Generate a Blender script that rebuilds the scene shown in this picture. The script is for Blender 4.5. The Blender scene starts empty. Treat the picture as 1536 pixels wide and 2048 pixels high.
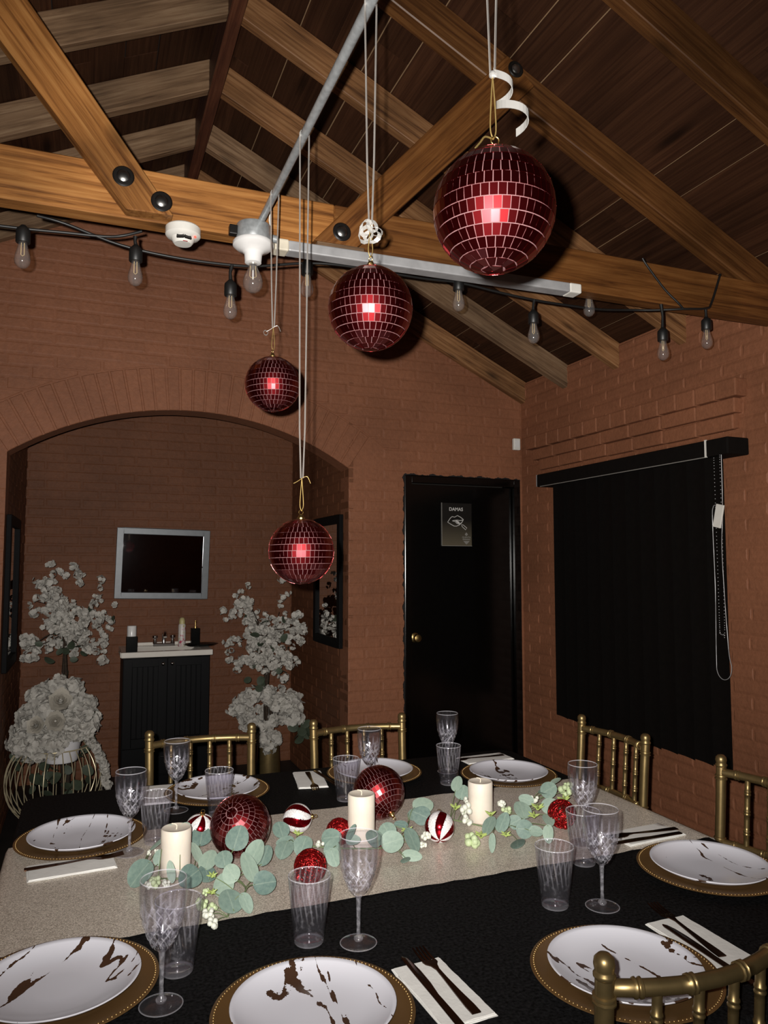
import bpy, bmesh, math, random
from mathutils import Vector, Matrix, Euler

rnd = random.Random(11)
scene = bpy.context.scene
COL = scene.collection
PI = math.pi
R = math.radians

# ------------------------------------------------------------------ camera
YAW, PITCH, CAMH = R(21.46), R(4.11), 1.5
cam_data = bpy.data.cameras.new('camera')
cam_data.sensor_fit = 'VERTICAL'
cam_data.sensor_height = 24.0
cam_data.lens = 24.0 * 1502.0 / 2048.0
cam_data.clip_start = 0.01
camera = bpy.data.objects.new('camera', cam_data)
camera.location = (0, 0, CAMH)
camera.rotation_euler = (PI / 2 + PITCH, 0, -YAW)
COL.objects.link(camera)
scene.camera = camera
CAM_R = Vector((math.cos(YAW), -math.sin(YAW), 0))
CAM_F = Vector((math.sin(YAW) * math.cos(PITCH), math.cos(YAW) * math.cos(PITCH), math.sin(PITCH)))
CAM_U = CAM_R.cross(CAM_F)

# ------------------------------------------------------------------ world: a very dim warm ambient fill, added without a source in the room
world = bpy.data.worlds.new('world')
scene.world = world
world.use_nodes = True
world.node_tree.nodes['Background'].inputs[0].default_value = (1.0, 0.86, 0.74, 1)
world.node_tree.nodes['Background'].inputs[1].default_value = 0.035

# ------------------------------------------------------------------ the phone's flash, a few centimetres beside the lens
flash = bpy.data.lights.new('phone_flash', 'SPOT')
flash.energy = 560
flash.color = (1.0, 0.955, 0.90)
flash.shadow_soft_size = 0.008
flash.spot_size = R(112)
flash.spot_blend = 1.0
flash_ob = bpy.data.objects.new('phone_flash', flash)
flash_ob.location = Vector((0, 0, CAMH)) - CAM_R * 0.036 + CAM_U * 0.026
flash_ob.rotation_euler = (PI / 2 + PITCH + R(5), 0, -YAW)
COL.objects.link(flash_ob)
flash.use_nodes = True                     # softened close range, as the phone's exposure evens out its flash
_nt = flash.node_tree
_em = _nt.nodes['Emission']
_fo = _nt.nodes.new('ShaderNodeLightFalloff')
_fo.inputs['Strength'].default_value = 1.0
_fo.inputs['Smooth'].default_value = 3.0
_nt.links.new(_fo.outputs['Quadratic'], _em.inputs['Strength'])

scene.view_settings.view_transform = 'Standard'
scene.view_settings.look = 'None'
scene.view_settings.exposure = 0.0
scene.view_settings.gamma = 1.0
scene.view_settings.use_curve_mapping = False
scene.cycles.use_denoising = True
scene.cycles.max_bounces = 6
scene.cycles.diffuse_bounces = 3
scene.cycles.glossy_bounces = 4
scene.cycles.transmission_bounces = 4
scene.cycles.transparent_max_bounces = 24
scene.cycles.use_adaptive_sampling = True
scene.cycles.adaptive_threshold = 0.04
scene.cycles.caustics_refractive = False
scene.cycles.sample_clamp_indirect = 3.0

# ------------------------------------------------------------------ helpers
class MB:
    def __init__(s):
        s.v = []; s.f = []
    def add(s, vs, fs, m=None):
        b = len(s.v)
        s.v += [tuple(m @ Vector(p)) if m else tuple(p) for p in vs]
        s.f += [tuple(b + i for i in q) for q in fs]
        return s
    def box(s, x0, x1, y0, y1, z0, z1, m=None):
        return s.add([(x0,y0,z0),(x1,y0,z0),(x1,y1,z0),(x0,y1,z0),(x0,y0,z1),(x1,y0,z1),(x1,y1,z1),(x0,y1,z1)],
                     [(0,3,2,1),(4,5,6,7),(0,1,5,4),(1,2,6,5),(2,3,7,6),(3,0,4,7)], m)
    def tube(s, path, rad, n=8, caps=True, closed=False, m=None):
        P = [Vector(p) for p in path]
        k = len(P)
        rr = rad if isinstance(rad, (list, tuple)) else [rad] * k
        vs, fs = [], []
        prev = None
        for i in range(k):
            if closed:
                t = P[(i + 1) % k] - P[i - 1]
            else:
                t = P[min(i + 1, k - 1)] - P[max(i - 1, 0)]
            if t.length < 1e-9: t = Vector((0, 0, 1))
            t.normalize()
            if prev is None:
                a = Vector((0, 0, 1)) if abs(t.z) < 0.9 else Vector((1, 0, 0))
                u = t.cross(a).normalized()
            else:
                u = prev - t * prev.dot(t)
                u = u.normalized() if u.length > 1e-6 else t.orthogonal().normalized()
            prev = u
            w = t.cross(u)
            for j in range(n):
                c = 2 * PI * j / n
                vs.append(P[i] + (u * math.cos(c) + w * math.sin(c)) * rr[i])
        for i in range(k if closed else k - 1):
            for j in range(n):
                a, b = i * n + j, i * n + (j + 1) % n
                c, d = ((i + 1) % k) * n + (j + 1) % n, ((i + 1) % k) * n + j
                fs.append((a, b, c, d))
        if caps and not closed:
            fs.append(tuple(range(n - 1, -1, -1)))
            fs.append(tuple((k - 1) * n + j for j in range(n)))
        return s.add(vs, fs, m)
    def lathe(s, prof, n=24, m=None, fn=None):
        """prof: (radius, z) from one end to the other; r = 0 makes a pole."""
        vs, fs, rows = [], [], []
        for i, (r, z) in enumerate(prof):
            if r < 1e-7:
                rows.append([len(vs)]); vs.append((0, 0, z))
            else:
                row = []
                for j in range(n):
                    a = 2 * PI * j / n
                    q = r + (fn(i, j, a, r, z) if fn else 0)
                    row.append(len(vs)); vs.append((q * math.cos(a), q * math.sin(a), z))
                rows.append(row)
        for A, B in zip(rows, rows[1:]):
            for j in range(n):
                k = (j + 1) % n
                if len(A) == 1 and len(B) == 1: continue
                if len(A) == 1: fs.append((A[0], B[k], B[j]))
                elif len(B) == 1: fs.append((A[j], A[k], B[0]))
                else: fs.append((A[j], A[k], B[k], B[j]))
        return s.add(vs, fs, m)
    def prism(s, poly, z0, z1, m=None, inset=None):
        n = len(poly)
        vs = [(x, y, z0) for x, y in poly] + [(x, y, z1) for x, y in poly]
        fs = [tuple(range(n - 1, -1, -1))] + [(i, (i + 1) % n, n + (i + 1) % n, n + i) for i in range(n)]
        fs.append(tuple(range(n, 2 * n)))
        return s.add(vs, fs, m)
    def sphere(s, c, r, n=12, k=8, m=None):
        c = Vector(c)
        prof = [(r * math.sin(PI * i / k), -r * math.cos(PI * i / k)) for i in range(k + 1)]
        mm = Matrix.Translation(c)
        return s.lathe(prof, n, m @ mm if m else mm)
    def mesh(s, name, mat=None, smooth=None):
        me = bpy.data.meshes.new(name)
        me.from_pydata(s.v, [], s.f)
        me.update()
        if mat: me.materials.append(mat)
        if smooth is not None:
            me.polygons.foreach_set('use_smooth', [True] * len(me.polygons))
            if smooth < 180: me.set_sharp_from_angle(angle=R(smooth))
        return me
    def build(s, name, mat, parent=None, smooth=None, loc=None, bevel=0, seg=2):
        me = s.mesh(name, mat, None if bevel else smooth)
        if bevel:
            bm = bmesh.new(); bm.from_mesh(me)
            bmesh.ops.remove_doubles(bm, verts=bm.verts, dist=1e-6)
            bmesh.ops.bevel(bm, geom=bm.edges[:], offset=bevel, segments=seg, profile=0.5, affect='EDGES', clamp_overlap=True)
            bm.to_mesh(me); bm.free()
            if smooth is not None:
                me.polygons.foreach_set('use_smooth', [True] * len(me.polygons))
                if smooth < 180: me.set_sharp_from_angle(angle=R(smooth))
        return link(name, me, parent, loc)

def link(name, data, parent=None, loc=None, mw=None):
    o = bpy.data.objects.new(name, data)
    COL.objects.link(o)
    if parent: o.parent = parent
    if mw is not None: o.matrix_basis = mw
    elif loc is not None: o.location = loc
    return o

def tag(o, label=None, cat=None, group=None, kind=None):
    if label: o['label'] = label
    if cat: o['category'] = cat
    if group: o['group'] = group
    if kind: o['kind'] = kind
    return o

def thing(name, label, cat, loc=(0, 0, 0), rotz=0.0, group=None, kind=None):
    o = bpy.data.objects.new(name, None)
    o.empty_display_size = 0.05
    COL.objects.link(o)
    o.location = loc
    o.rotation_euler = (0, 0, rotz)
    return tag(o, label, cat, group, kind)

KIDS = {}
def kids(o):
    return [c for c in COL.objects if c.parent == o]

def copy_tree(o, parent=None):
    c = o.copy()
    COL.objects.link(c)
    c.parent = parent
    for ch in kids(o): copy_tree(ch, c)
    return c

def frame(ux, uy, uz, o):
    """matrix with the given axes as columns"""
    m = Matrix.Identity(4)
    for i, a in enumerate((ux, uy, uz, o)):
        for j in range(3): m[j][i] = a[j]
    return m

def align(p, q, up=(0, 0, 1)):
    """local X runs from p to q, local Z near up"""
    p, q = Vector(p), Vector(q)
    x = (q - p).normalized()
    y = Vector(up).cross(x).normalized()
    z = x.cross(y)
    return frame(x, y, z, p), (q - p).length

def spline(pts, n=8):
    P = [Vector(p) for p in pts]
    out = []
    for i in range(len(P) - 1):
        a, b, c, d = P[max(i - 1, 0)], P[i], P[i + 1], P[min(i + 2, len(P) - 1)]
        for k in range(n):
            t = k / n
            out.append(0.5 * ((2 * b) + (c - a) * t + (2 * a - 5 * b + 4 * c - d) * t * t + (3 * b - a - 3 * c + d) * t ** 3))
    out.append(P[-1])
    return out

def in_view(p, margin=0.06):
    v = Vector(p) - Vector((0, 0, CAMH))
    d = v.dot(CAM_F)
    if d < 0.05: return False
    return abs(v.dot(CAM_R) / d) < 768 / 1502 + margin and abs(v.dot(CAM_U) / d) < 1024 / 1502 + margin

# ------------------------------------------------------------------ materials
def nmat(name):
    m = bpy.data.materials.new(name)
    m.use_nodes = True
    nt = m.node_tree
    return m, nt, nt.nodes['Principled BSDF']

def node(nt, kind, **kw):
    n = nt.nodes.new(kind)
    for k, v in kw.items():
        if hasattr(n, k): setattr(n, k, v)
        else: n.inputs[k.replace('_', ' ')].default_value = v
    return n

def col4(c): return (c[0], c[1], c[2], 1)

def simple(name, color, rough=0.5, metal=0.0, var=0.12, scale=30.0, bump=0.0, bscale=200.0, spec=0.5, **ex):
    """plain procedural material: slight noise in colour, optional fine bump"""
    m, nt, b = nmat(name)
    tc = node(nt, 'ShaderNodeTexCoord')
    nz = node(nt, 'ShaderNodeTexNoise', Scale=scale, Detail=3.0)
    nt.links.new(tc.outputs['Object'], nz.inputs['Vector'])
    rp = node(nt, 'ShaderNodeValToRGB')
    rp.color_ramp.elements[0].position = 0.3; rp.color_ramp.elements[1].position = 0.7
    rp.color_ramp.elements[0].color = col4([c * (1 - var) for c in color])
    rp.color_ramp.elements[1].color = col4([min(1, c * (1 + var)) for c in color])
    nt.links.new(nz.outputs['Fac'], rp.inputs['Fac'])
    nt.links.new(rp.outputs['Color'], b.inputs['Base Color'])
    b.inputs['Roughness'].default_value = rough
    b.inputs['Metallic'].default_value = metal
    b.inputs['Specular IOR Level'].default_value = spec
    if bump:
        n2 = node(nt, 'ShaderNodeTexNoise', Scale=bscale, Detail=3.0)
        nt.links.new(tc.outputs['Object'], n2.inputs['Vector'])
        bp = node(nt, 'ShaderNodeBump', Strength=bump, Distance=0.002)
        nt.links.new(n2.outputs['Fac'], bp.inputs['Height'])
        nt.links.new(bp.outputs['Normal'], b.inputs['Normal'])
    for k, v in ex.items():
        b.inputs[k.replace('_', ' ')].default_value = v
    return m

def wood(name, dark, mid, light, rough=0.55, along=2.4, across=58.0, spec=0.35):
    """grain runs along the object's local X axis"""
    m, nt, b = nmat(name)
    L = nt.links.new
    tc = node(nt, 'ShaderNodeTexCoord')
    oi = node(nt, 'ShaderNodeObjectInfo')
    add = node(nt, 'ShaderNodeVectorMath', operation='MULTIPLY_ADD')
    cx = node(nt, 'ShaderNodeCombineXYZ')
    for k in range(3): L(oi.outputs['Random'], cx.inputs[k])
    L(cx.outputs[0], add.inputs[0]); add.inputs[1].default_value = (13.7, 5.3, 9.1)
    L(tc.outputs['Object'], add.inputs[2])
    mp = node(nt, 'ShaderNodeMapping'); mp.inputs['Scale'].default_value = (along, across, across)
    L(add.outputs[0], mp.inputs['Vector'])
    g = node(nt, 'ShaderNodeTexNoise', Scale=1.0, Detail=6.0, Roughness=0.65, Distortion=0.6)
    L(mp.outputs[0], g.inputs['Vector'])
    rp = node(nt, 'ShaderNodeValToRGB')
    e = rp.color_ramp.elements
    e[0].position = 0.30; e[0].color = col4(dark)
    e[1].position = 0.72; e[1].color = col4(light)
    x = e.new(0.5); x.color = col4(mid)
    L(g.outputs['Fac'], rp.inputs['Fac'])
    # slow stains and a difference from board to board
    n2 = node(nt, 'ShaderNodeTexNoise', Scale=3.0, Detail=4.0)
    L(add.outputs[0], n2.inputs['Vector'])
    r2 = node(nt, 'ShaderNodeMapRange'); r2.inputs['From Min'].default_value = 0.3; r2.inputs['From Max'].default_value = 0.7
    r2.inputs['To Min'].default_value = 0.62; r2.inputs['To Max'].default_value = 1.15
    L(n2.outputs['Fac'], r2.inputs['Value'])
    r3 = node(nt, 'ShaderNodeMapRange'); r3.inputs['To Min'].default_value = 0.78; r3.inputs['To Max'].default_value = 1.15
    L(oi.outputs['Random'], r3.inputs['Value'])
    mu = node(nt, 'ShaderNodeMath', operation='MULTIPLY')
    L(r2.outputs[0], mu.inputs[0]); L(r3.outputs[0], mu.inputs[1])
    # knots: small dark spots
    mk = node(nt, 'ShaderNodeMapping'); mk.inputs['Scale'].default_value = (2.2, 6.0, 6.0)
    L(add.outputs[0], mk.inputs['Vector'])
    vo = node(nt, 'ShaderNodeTexVoronoi', Scale=1.0)
    L(mk.outputs[0], vo.inputs['Vector'])
    kr = node(nt, 'ShaderNodeMapRange'); kr.inputs['From Min'].default_value = 0.05; kr.inputs['From Max'].default_value = 0.16
    kr.inputs['To Min'].default_value = 0.35; kr.inputs['To Max'].default_value = 1.0
    L(vo.outputs['Distance'], kr.inputs['Value'])
    mu2 = node(nt, 'ShaderNodeMath', operation='MULTIPLY')
    L(mu.outputs[0], mu2.inputs[0]); L(kr.outputs[0], mu2.inputs[1])
    mx = node(nt, 'ShaderNodeVectorMath', operation='SCALE')
    L(rp.outputs['Color'], mx.inputs[0]); L(mu2.outputs[0], mx.inputs['Scale'])
    L(mx.outputs[0], b.inputs['Base Color'])
    bp = node(nt, 'ShaderNodeBump', Strength=0.35, Distance=0.003)
    L(g.outputs['Fac'], bp.inputs['Height']); L(bp.outputs['Normal'], b.inputs['Normal'])
    b.inputs['Roughness'].default_value = rough
    b.inputs['Specular IOR Level'].default_value = spec
    return m

def painted_brick(name, color, bump=0.5):
    m, nt, b = nmat(name)
    L = nt.links.new
    geo = node(nt, 'ShaderNodeNewGeometry')
    oi = node(nt, 'ShaderNodeObjectInfo')
    n1 = node(nt, 'ShaderNodeTexNoise', Scale=2.3, Detail=5.0)
    n2 = node(nt, 'ShaderNodeTexNoise', Scale=42.0, Detail=4.0)
    for n in (n1, n2): L(geo.outputs['Position'], n.inputs['Vector'])
    r1 = node(nt, 'ShaderNodeMapRange'); r1.inputs['From Min'].default_value = .3; r1.inputs['From Max'].default_value = .7
    r1.inputs['To Min'].default_value = .84; r1.inputs['To Max'].default_value = 1.12
    L(n1.outputs['Fac'], r1.inputs['Value'])
    r2 = node(nt, 'ShaderNodeMapRange'); r2.inputs['From Min'].default_value = .3; r2.inputs['From Max'].default_value = .7
    r2.inputs['To Min'].default_value = .90; r2.inputs['To Max'].default_value = 1.08
    L(n2.outputs['Fac'], r2.inputs['Value'])
    r3 = node(nt, 'ShaderNodeMapRange'); r3.inputs['To Min'].default_value = .96; r3.inputs['To Max'].default_value = 1.04
    L(oi.outputs['Random'], r3.inputs['Value'])
    a = node(nt, 'ShaderNodeMath', operation='MULTIPLY'); L(r1.outputs[0], a.inputs[0]); L(r2.outputs[0], a.inputs[1])
    c = node(nt, 'ShaderNodeMath', operation='MULTIPLY'); L(a.outputs[0], c.inputs[0]); L(r3.outputs[0], c.inputs[1])
    s = node(nt, 'ShaderNodeVectorMath', operation='SCALE'); s.inputs[0].default_value = color
    L(c.outputs[0], s.inputs['Scale']); L(s.outputs[0], b.inputs['Base Color'])
    n3 = node(nt, 'ShaderNodeTexNoise', Scale=75.0, Detail=4.0)
    L(geo.outputs['Position'], n3.inputs['Vector'])
    bp = node(nt, 'ShaderNodeBump', Strength=bump, Distance=0.004)
    L(n3.outputs['Fac'], bp.inputs['Height']); L(bp.outputs['Normal'], b.inputs['Normal'])
    b.inputs['Roughness'].default_value = 0.62
    b.inputs['Specular IOR Level'].default_value = 0.25
    return m

def glitter(name, c1, c2, scale, metal, rough, bump=0.8, dist=0.002):
    m, nt, b = nmat(name)
    L = nt.links.new
    tc = node(nt, 'ShaderNodeTexCoord')
    vo = node(nt, 'ShaderNodeTexVoronoi', Scale=scale)
    L(tc.outputs['Object'], vo.inputs['Vector'])
    sp = node(nt, 'ShaderNodeSeparateColor'); L(vo.outputs['Color'], sp.inputs[0])
    mx = node(nt, 'ShaderNodeMix', data_type='RGBA')
    L(sp.outputs[0], mx.inputs['Factor']); mx.inputs['A'].default_value = col4(c1); mx.inputs['B'].default_value = col4(c2)
    mx.inputs[6].default_value = col4(c1); mx.inputs[7].default_value = col4(c2)
    L(mx.outputs[2], b.inputs['Base Color'])
    bp = node(nt, 'ShaderNodeBump', Strength=bump, Distance=dist)
    L(sp.outputs[1], bp.inputs['Height']); L(bp.outputs['Normal'], b.inputs['Normal'])
    b.inputs['Metallic'].default_value = metal
    b.inputs['Roughness'].default_value = rough
    return m

def glass(name, color=(1, 1, 1), haze=0.006, pattern=None):
    """thin clear plastic: light straight through, facing-dependent gloss, and white glints painted in where it is cut, ribbed or thick (rims)"""
    m = bpy.data.materials.new(name); m.use_nodes = True
    nt = m.node_tree; nt.nodes.clear(); L = nt.links.new
    def mt(op, p, q=0.0, r=0.0, clamp=False):
        n = node(nt, 'ShaderNodeMath', operation=op); n.use_clamp = clamp
        for k, v in enumerate((p, q, r)):
            if isinstance(v, (int, float)): n.inputs[k].default_value = v
            else: L(v, n.inputs[k])
        return n.outputs[0]
    def step(x, lo, hi):
        n = node(nt, 'ShaderNodeMapRange', interpolation_type='SMOOTHSTEP')
        n.inputs['From Min'].default_value = lo; n.inputs['From Max'].default_value = hi
        L(x, n.inputs['Value']); return n.outputs[0]
    out = node(nt, 'ShaderNodeOutputMaterial')
    tc = node(nt, 'ShaderNodeTexCoord'); nz = node(nt, 'ShaderNodeTexNoise', Scale=90.0)
    L(tc.outputs['Object'], nz.inputs['Vector'])
    sp = node(nt, 'ShaderNodeSeparateXYZ'); L(tc.outputs['Object'], sp.inputs[0])
    X, Y, Z = sp.outputs[0], sp.outputs[1], sp.outputs[2]
    ang = mt('ARCTAN2', Y, X)
    bp = node(nt, 'ShaderNodeBump', Strength=0.12, Distance=0.001); L(nz.outputs['Fac'], bp.inputs['Height'])
    h = None
    if pattern == 'swirl':                     # pale glints painted on the upper swirled ribs, thick rim and base
        s = mt('SINE', mt('ADD', mt('MULTIPLY', ang, 22.0), mt('MULTIPLY', Z, 95.0)))
        rib = mt('MULTIPLY', step(s, 0.25, 0.95), step(Z, 0.040, 0.075))
        h = mt('ADD', mt('MULTIPLY', rib, 0.045), mt('MULTIPLY', step(Z, 0.1262, 0.1278), 0.26))
        h = mt('ADD', h, mt('MULTIPLY', step(mt('MULTIPLY', Z, -1.0), -0.005, -0.001), 0.10))
        wob = mt('MULTIPLY', step(nz.outputs['Fac'], 0.56, 0.72), 0.035)
        h = mt('ADD', h, wob)
    elif pattern == 'cut':                     # white glints painted on low diamond cuts, tall flutes above and rim
        u = mt('MULTIPLY', ang, 7.0); v = mt('MULTIPLY', Z, 190.0)
        d1 = mt('ABSOLUTE', mt('SINE', mt('ADD', u, v))); d2 = mt('ABSOLUTE', mt('SINE', mt('SUBTRACT', u, v)))
        edge = mt('SUBTRACT', 1.0, mt('MINIMUM', d1, d2))
        low = mt('MULTIPLY', step(edge, 0.55, 1.0), mt('SUBTRACT', 1.0, step(Z, 0.135, 0.160)))
        fl = mt('MULTIPLY', step(mt('COSINE', mt('MULTIPLY', ang, 14.0)), 0.35, 0.95), mt('MULTIPLY', step(Z, 0.130, 0.150), mt('SUBTRACT', 1.0, step(Z, 0.155, 0.182))))
        h = mt('ADD', mt('MULTIPLY', mt('MULTIPLY', low, 0.26), step(nz.outputs['Fac'], 0.38, 0.62)), mt('MULTIPLY', fl, 0.09))
        h = mt('ADD', h, mt('MULTIPLY', step(Z, 0.2065, 0.2080), 0.30))
        h = mt('ADD', h, mt('MULTIPLY', mt('MULTIPLY', step(nz.outputs['Fac'], 0.52, 0.68), 0.09), mt('SUBTRACT', 1.0, step(Z, 0.14, 0.165))))
    elif pattern == 'foot':                    # glint painted on the outer edge of the disc
        rad = mt('SQRT', mt('ADD', mt('MULTIPLY', X, X), mt('MULTIPLY', Y, Y)))
        h = mt('ADD', mt('MULTIPLY', step(rad, 0.0340, 0.0362), 0.20), 0.014)
    elif pattern == 'stem':  # uneven white glints painted along the stem
        h = mt('ADD', mt('MULTIPLY', step(nz.outputs['Fac'], 0.45, 0.65), 0.12), 0.05)
    tr = node(nt, 'ShaderNodeBsdfTransparent'); tr.inputs[0].default_value = (0.975 * color[0], 0.975 * color[1], 0.975 * color[2], 1)
    gs = node(nt, 'ShaderNodeBsdfGlossy'); gs.inputs['Roughness'].default_value = 0.09
    df = node(nt, 'ShaderNodeBsdfDiffuse'); df.inputs[0].default_value = (.86, .85, .92, 1)
    for n in (gs, df): L(bp.outputs['Normal'], n.inputs['Normal'])
    lw = node(nt, 'ShaderNodeLayerWeight'); lw.inputs['Blend'].default_value = 0.5; L(bp.outputs['Normal'], lw.inputs['Normal'])
    fr = mt('MULTIPLY_ADD', mt('POWER', lw.outputs['Facing'], 4.0), 0.6, 0.05)
    m2 = node(nt, 'ShaderNodeMixShader'); L(fr, m2.inputs[0]); L(tr.outputs[0], m2.inputs[1]); L(gs.outputs[0], m2.inputs[2])
    m3 = node(nt, 'ShaderNodeMixShader'); L(m2.outputs[0], m3.inputs[1]); L(df.outputs[0], m3.inputs[2])
    if h is None: m3.inputs[0].default_value = haze
    else: L(mt('ADD', h, haze, clamp=True), m3.inputs[0])
    L(m3.outputs[0], out.inputs[0])
    return m

M = {}
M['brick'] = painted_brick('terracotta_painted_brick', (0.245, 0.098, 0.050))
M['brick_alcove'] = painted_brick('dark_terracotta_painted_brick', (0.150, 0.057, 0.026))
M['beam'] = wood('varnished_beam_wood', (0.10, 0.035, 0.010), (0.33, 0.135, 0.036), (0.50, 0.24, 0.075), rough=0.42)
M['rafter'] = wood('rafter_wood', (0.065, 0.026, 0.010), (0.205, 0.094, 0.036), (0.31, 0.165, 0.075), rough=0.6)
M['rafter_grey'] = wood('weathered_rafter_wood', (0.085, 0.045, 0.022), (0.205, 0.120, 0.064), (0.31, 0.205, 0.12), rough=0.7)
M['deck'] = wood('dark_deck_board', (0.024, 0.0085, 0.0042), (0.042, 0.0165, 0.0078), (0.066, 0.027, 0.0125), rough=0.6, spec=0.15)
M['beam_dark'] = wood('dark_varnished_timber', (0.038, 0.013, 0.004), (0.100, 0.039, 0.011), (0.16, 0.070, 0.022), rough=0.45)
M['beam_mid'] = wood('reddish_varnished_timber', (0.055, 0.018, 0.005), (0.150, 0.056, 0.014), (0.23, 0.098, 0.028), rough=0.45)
M['ridge'] = wood('ridge_wood', (0.035, 0.012, 0.007), (0.085, 0.028, 0.014), (0.13, 0.05, 0.024))
M['black_paint'] = simple('black_gloss_paint', (0.0022, 0.0018, 0.0016), 0.18, spec=0.4, bump=0.10, bscale=14)
M['black_rough'] = simple('black_overpaint', (0.006, 0.005, 0.005), 0.6)
M['floor'] = simple('dark_floor', (0.010, 0.008, 0.007), 0.6, var=0.4, scale=6)
M['void'] = simple('roof_backing_felt', (0.006, 0.005, 0.004), 0.9)
M['steel'] = simple('galvanised_steel', (0.40, 0.42, 0.43), 0.38, 0.45, var=0.2, scale=60)
M['alu'] = simple('brushed_aluminium', (0.46, 0.46, 0.47), 0.42, 0.35, var=0.12, scale=25)
M['bolt'] = simple('bright_bolt_steel', (0.55, 0.54, 0.52), 0.28, 1.0)
M['washer'] = simple('black_washer', (0.012, 0.010, 0.009), 0.4, 0.3)
M['chrome'] = simple('chrome', (0.72, 0.72, 0.72), 0.12, 1.0, var=0.03)
M['white_plastic'] = simple('white_plastic', (0.72, 0.70, 0.65), 0.4, var=0.04)
M['porcelain'] = simple('white_porcelain', (0.74, 0.73, 0.72), 0.25, var=0.03)
M['tape'] = simple('cream_tape', (0.66, 0.60, 0.48), 0.5)
M['rubber'] = simple('black_rubber_cable', (0.008, 0.008, 0.008), 0.45)
M['red_led'] = simple('red_led', (0.8, 0.05, 0.04), 0.4, Emission_Color=(1, .1, .06, 1), Emission_Strength=1.5)
M['bulb'] = glass('clear_bulb_glass', (1, 0.97, 0.92), 0.03)
M['filament'] = simple('filament', (0.75, 0.62, 0.38), 0.4)
M['gold'] = simple('antique_gold_chair_paint', (0.30, 0.215, 0.095), 0.38, 0.85, var=0.12, scale=40)
M['bead_gold'] = simple('bright_gold', (0.70, 0.50, 0.20), 0.3, 1.0)
M['rim_bead'] = simple('bronze_rim_bead', (0.42, 0.27, 0.11), 0.32, 0.8)
M['wire_gold'] = simple('pale_gold_wire', (0.50, 0.43, 0.28), 0.35, 0.35)
M['tile'] = simple('maroon_mirror_tile', (0.27, 0.007, 0.011), 0.32, 1.0, var=0.06, scale=4, Coat_Weight=1.0, Coat_Roughness=0.22)
M['grout'] = simple('pale_pink_foam', (0.24, 0.125, 0.13), 0.7)
M['red_gloss'] = simple('red_gloss_ornament', (0.34, 0.004, 0.012), 0.16, 0.9, var=0.05)
M['white_glitter'] = glitter('white_glitter', (0.62, 0.60, 0.60), (0.95, 0.93, 0.93), 500, 0.0, 0.5, 0.3)
M['red_glitter'] = glitter('red_glitter', (0.10, 0.002, 0.004), (0.62, 0.022, 0.022), 700, 0.8, 0.28, 1.0)
M['ribbon'] = simple('silver_satin_ribbon', (0.62, 0.58, 0.54), 0.3, 0.55)
M['gold_cord'] = simple('gold_cord', (0.62, 0.44, 0.16), 0.4, 0.8)
M['foil'] = simple('silver_foil', (0.46, 0.45, 0.43), 0.25, 0.35, var=0.03)
M['backing_wood'] = simple('pale_tongue_wood', (0.24, 0.15, 0.08), 0.7)
M['cloth'] = simple('black_tablecloth', (0.0062, 0.0060, 0.0064), 0.75, var=0.9, scale=150, bump=0.6, bscale=260, spec=0.10)
M['runner'] = glitter('champagne_sequin', (0.36, 0.305, 0.245), (1.0, 0.91, 0.80), 560, 0.22, 0.36, 0.8, 0.0022)
M['charger'] = simple('bronze_charger', (0.20, 0.112, 0.042), 0.36, 0.5, var=0.10, scale=9)
M['napkin'] = simple('white_paper_napkin', (0.80, 0.79, 0.76), 0.8, var=0.04, bump=0.25, bscale=120)
M['bronze'] = simple('dark_bronze_cutlery', (0.060, 0.028, 0.016), 0.22, 0.9, var=0.1)
M['cup'] = glass('clear_swirl_plastic', (0.985, 0.98, 1.0), 0.006, 'swirl')
M['cup_bowl'] = glass('clear_cut_plastic', (0.985, 0.98, 1.0), 0.006, 'cut')
M['cup_foot'] = glass('clear_foot_plastic', (0.985, 0.98, 1.0), 0.0, 'foot')
M['cup_stem'] = glass('clear_stem_plastic', (0.985, 0.98, 1.0), 0.0, 'stem')
M['candle'] = simple('ivory_wax', (0.80, 0.725, 0.62), 0.5, var=0.03, Subsurface_Weight=0.15, Subsurface_Radius=(0.01, 0.006, 0.004))
M['wick'] = simple('cream_wick', (0.75, 0.68, 0.55), 0.7)
M['table'] = simple('table_laminate', (0.30, 0.28, 0.25), 0.5)
M['petal'] = simple('white_silk_petal', (0.46, 0.44, 0.40), 0.7, var=0.12, scale=18)
M['cream_petal'] = simple('cream_silk_petal', (0.50, 0.465, 0.40), 0.7, var=0.10, scale=18)
M['bark'] = simple('dark_bark', (0.030, 0.018, 0.010), 0.85, var=0.4, scale=60, bump=0.8, bscale=90)
M['dull_leaf'] = simple('dull_green_leaf', (0.050, 0.066, 0.042), 0.6, var=0.25)
M['mirror'] = simple('mirror_glass', (0.80, 0.80, 0.80), 0.01, 1.0, var=0.0)
M['dark_mirror'] = simple('smoked_mirror_glass', (0.50, 0.52, 0.56), 0.03, 1.0, var=0.05)
M['silver_frame'] = simple('brushed_silver_frame', (0.10, 0.107, 0.115), 0.42, 0.5, var=0.06)
M['black_frame'] = simple('black_satin_frame', (0.005, 0.005, 0.0055), 0.6, spec=0.06)
M['vanity'] = simple('black_cabinet_paint', (0.0020, 0.0020, 0.0026), 0.5, spec=0.10)
M['sinktop'] = simple('white_sink_ceramic', (0.70, 0.66, 0.60), 0.22, var=0.03)
M['black_gloss'] = simple('black_glossy_plastic', (0.004, 0.004, 0.004), 0.12)
M['blind'] = simple('black_blind_fabric', (0.0050, 0.0038, 0.0032), 0.8, bump=0.4, bscale=300, spec=0.12)
M['print_white'] = simple('white_print', (0.55, 0.54, 0.52), 0.6, var=0.03)
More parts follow.
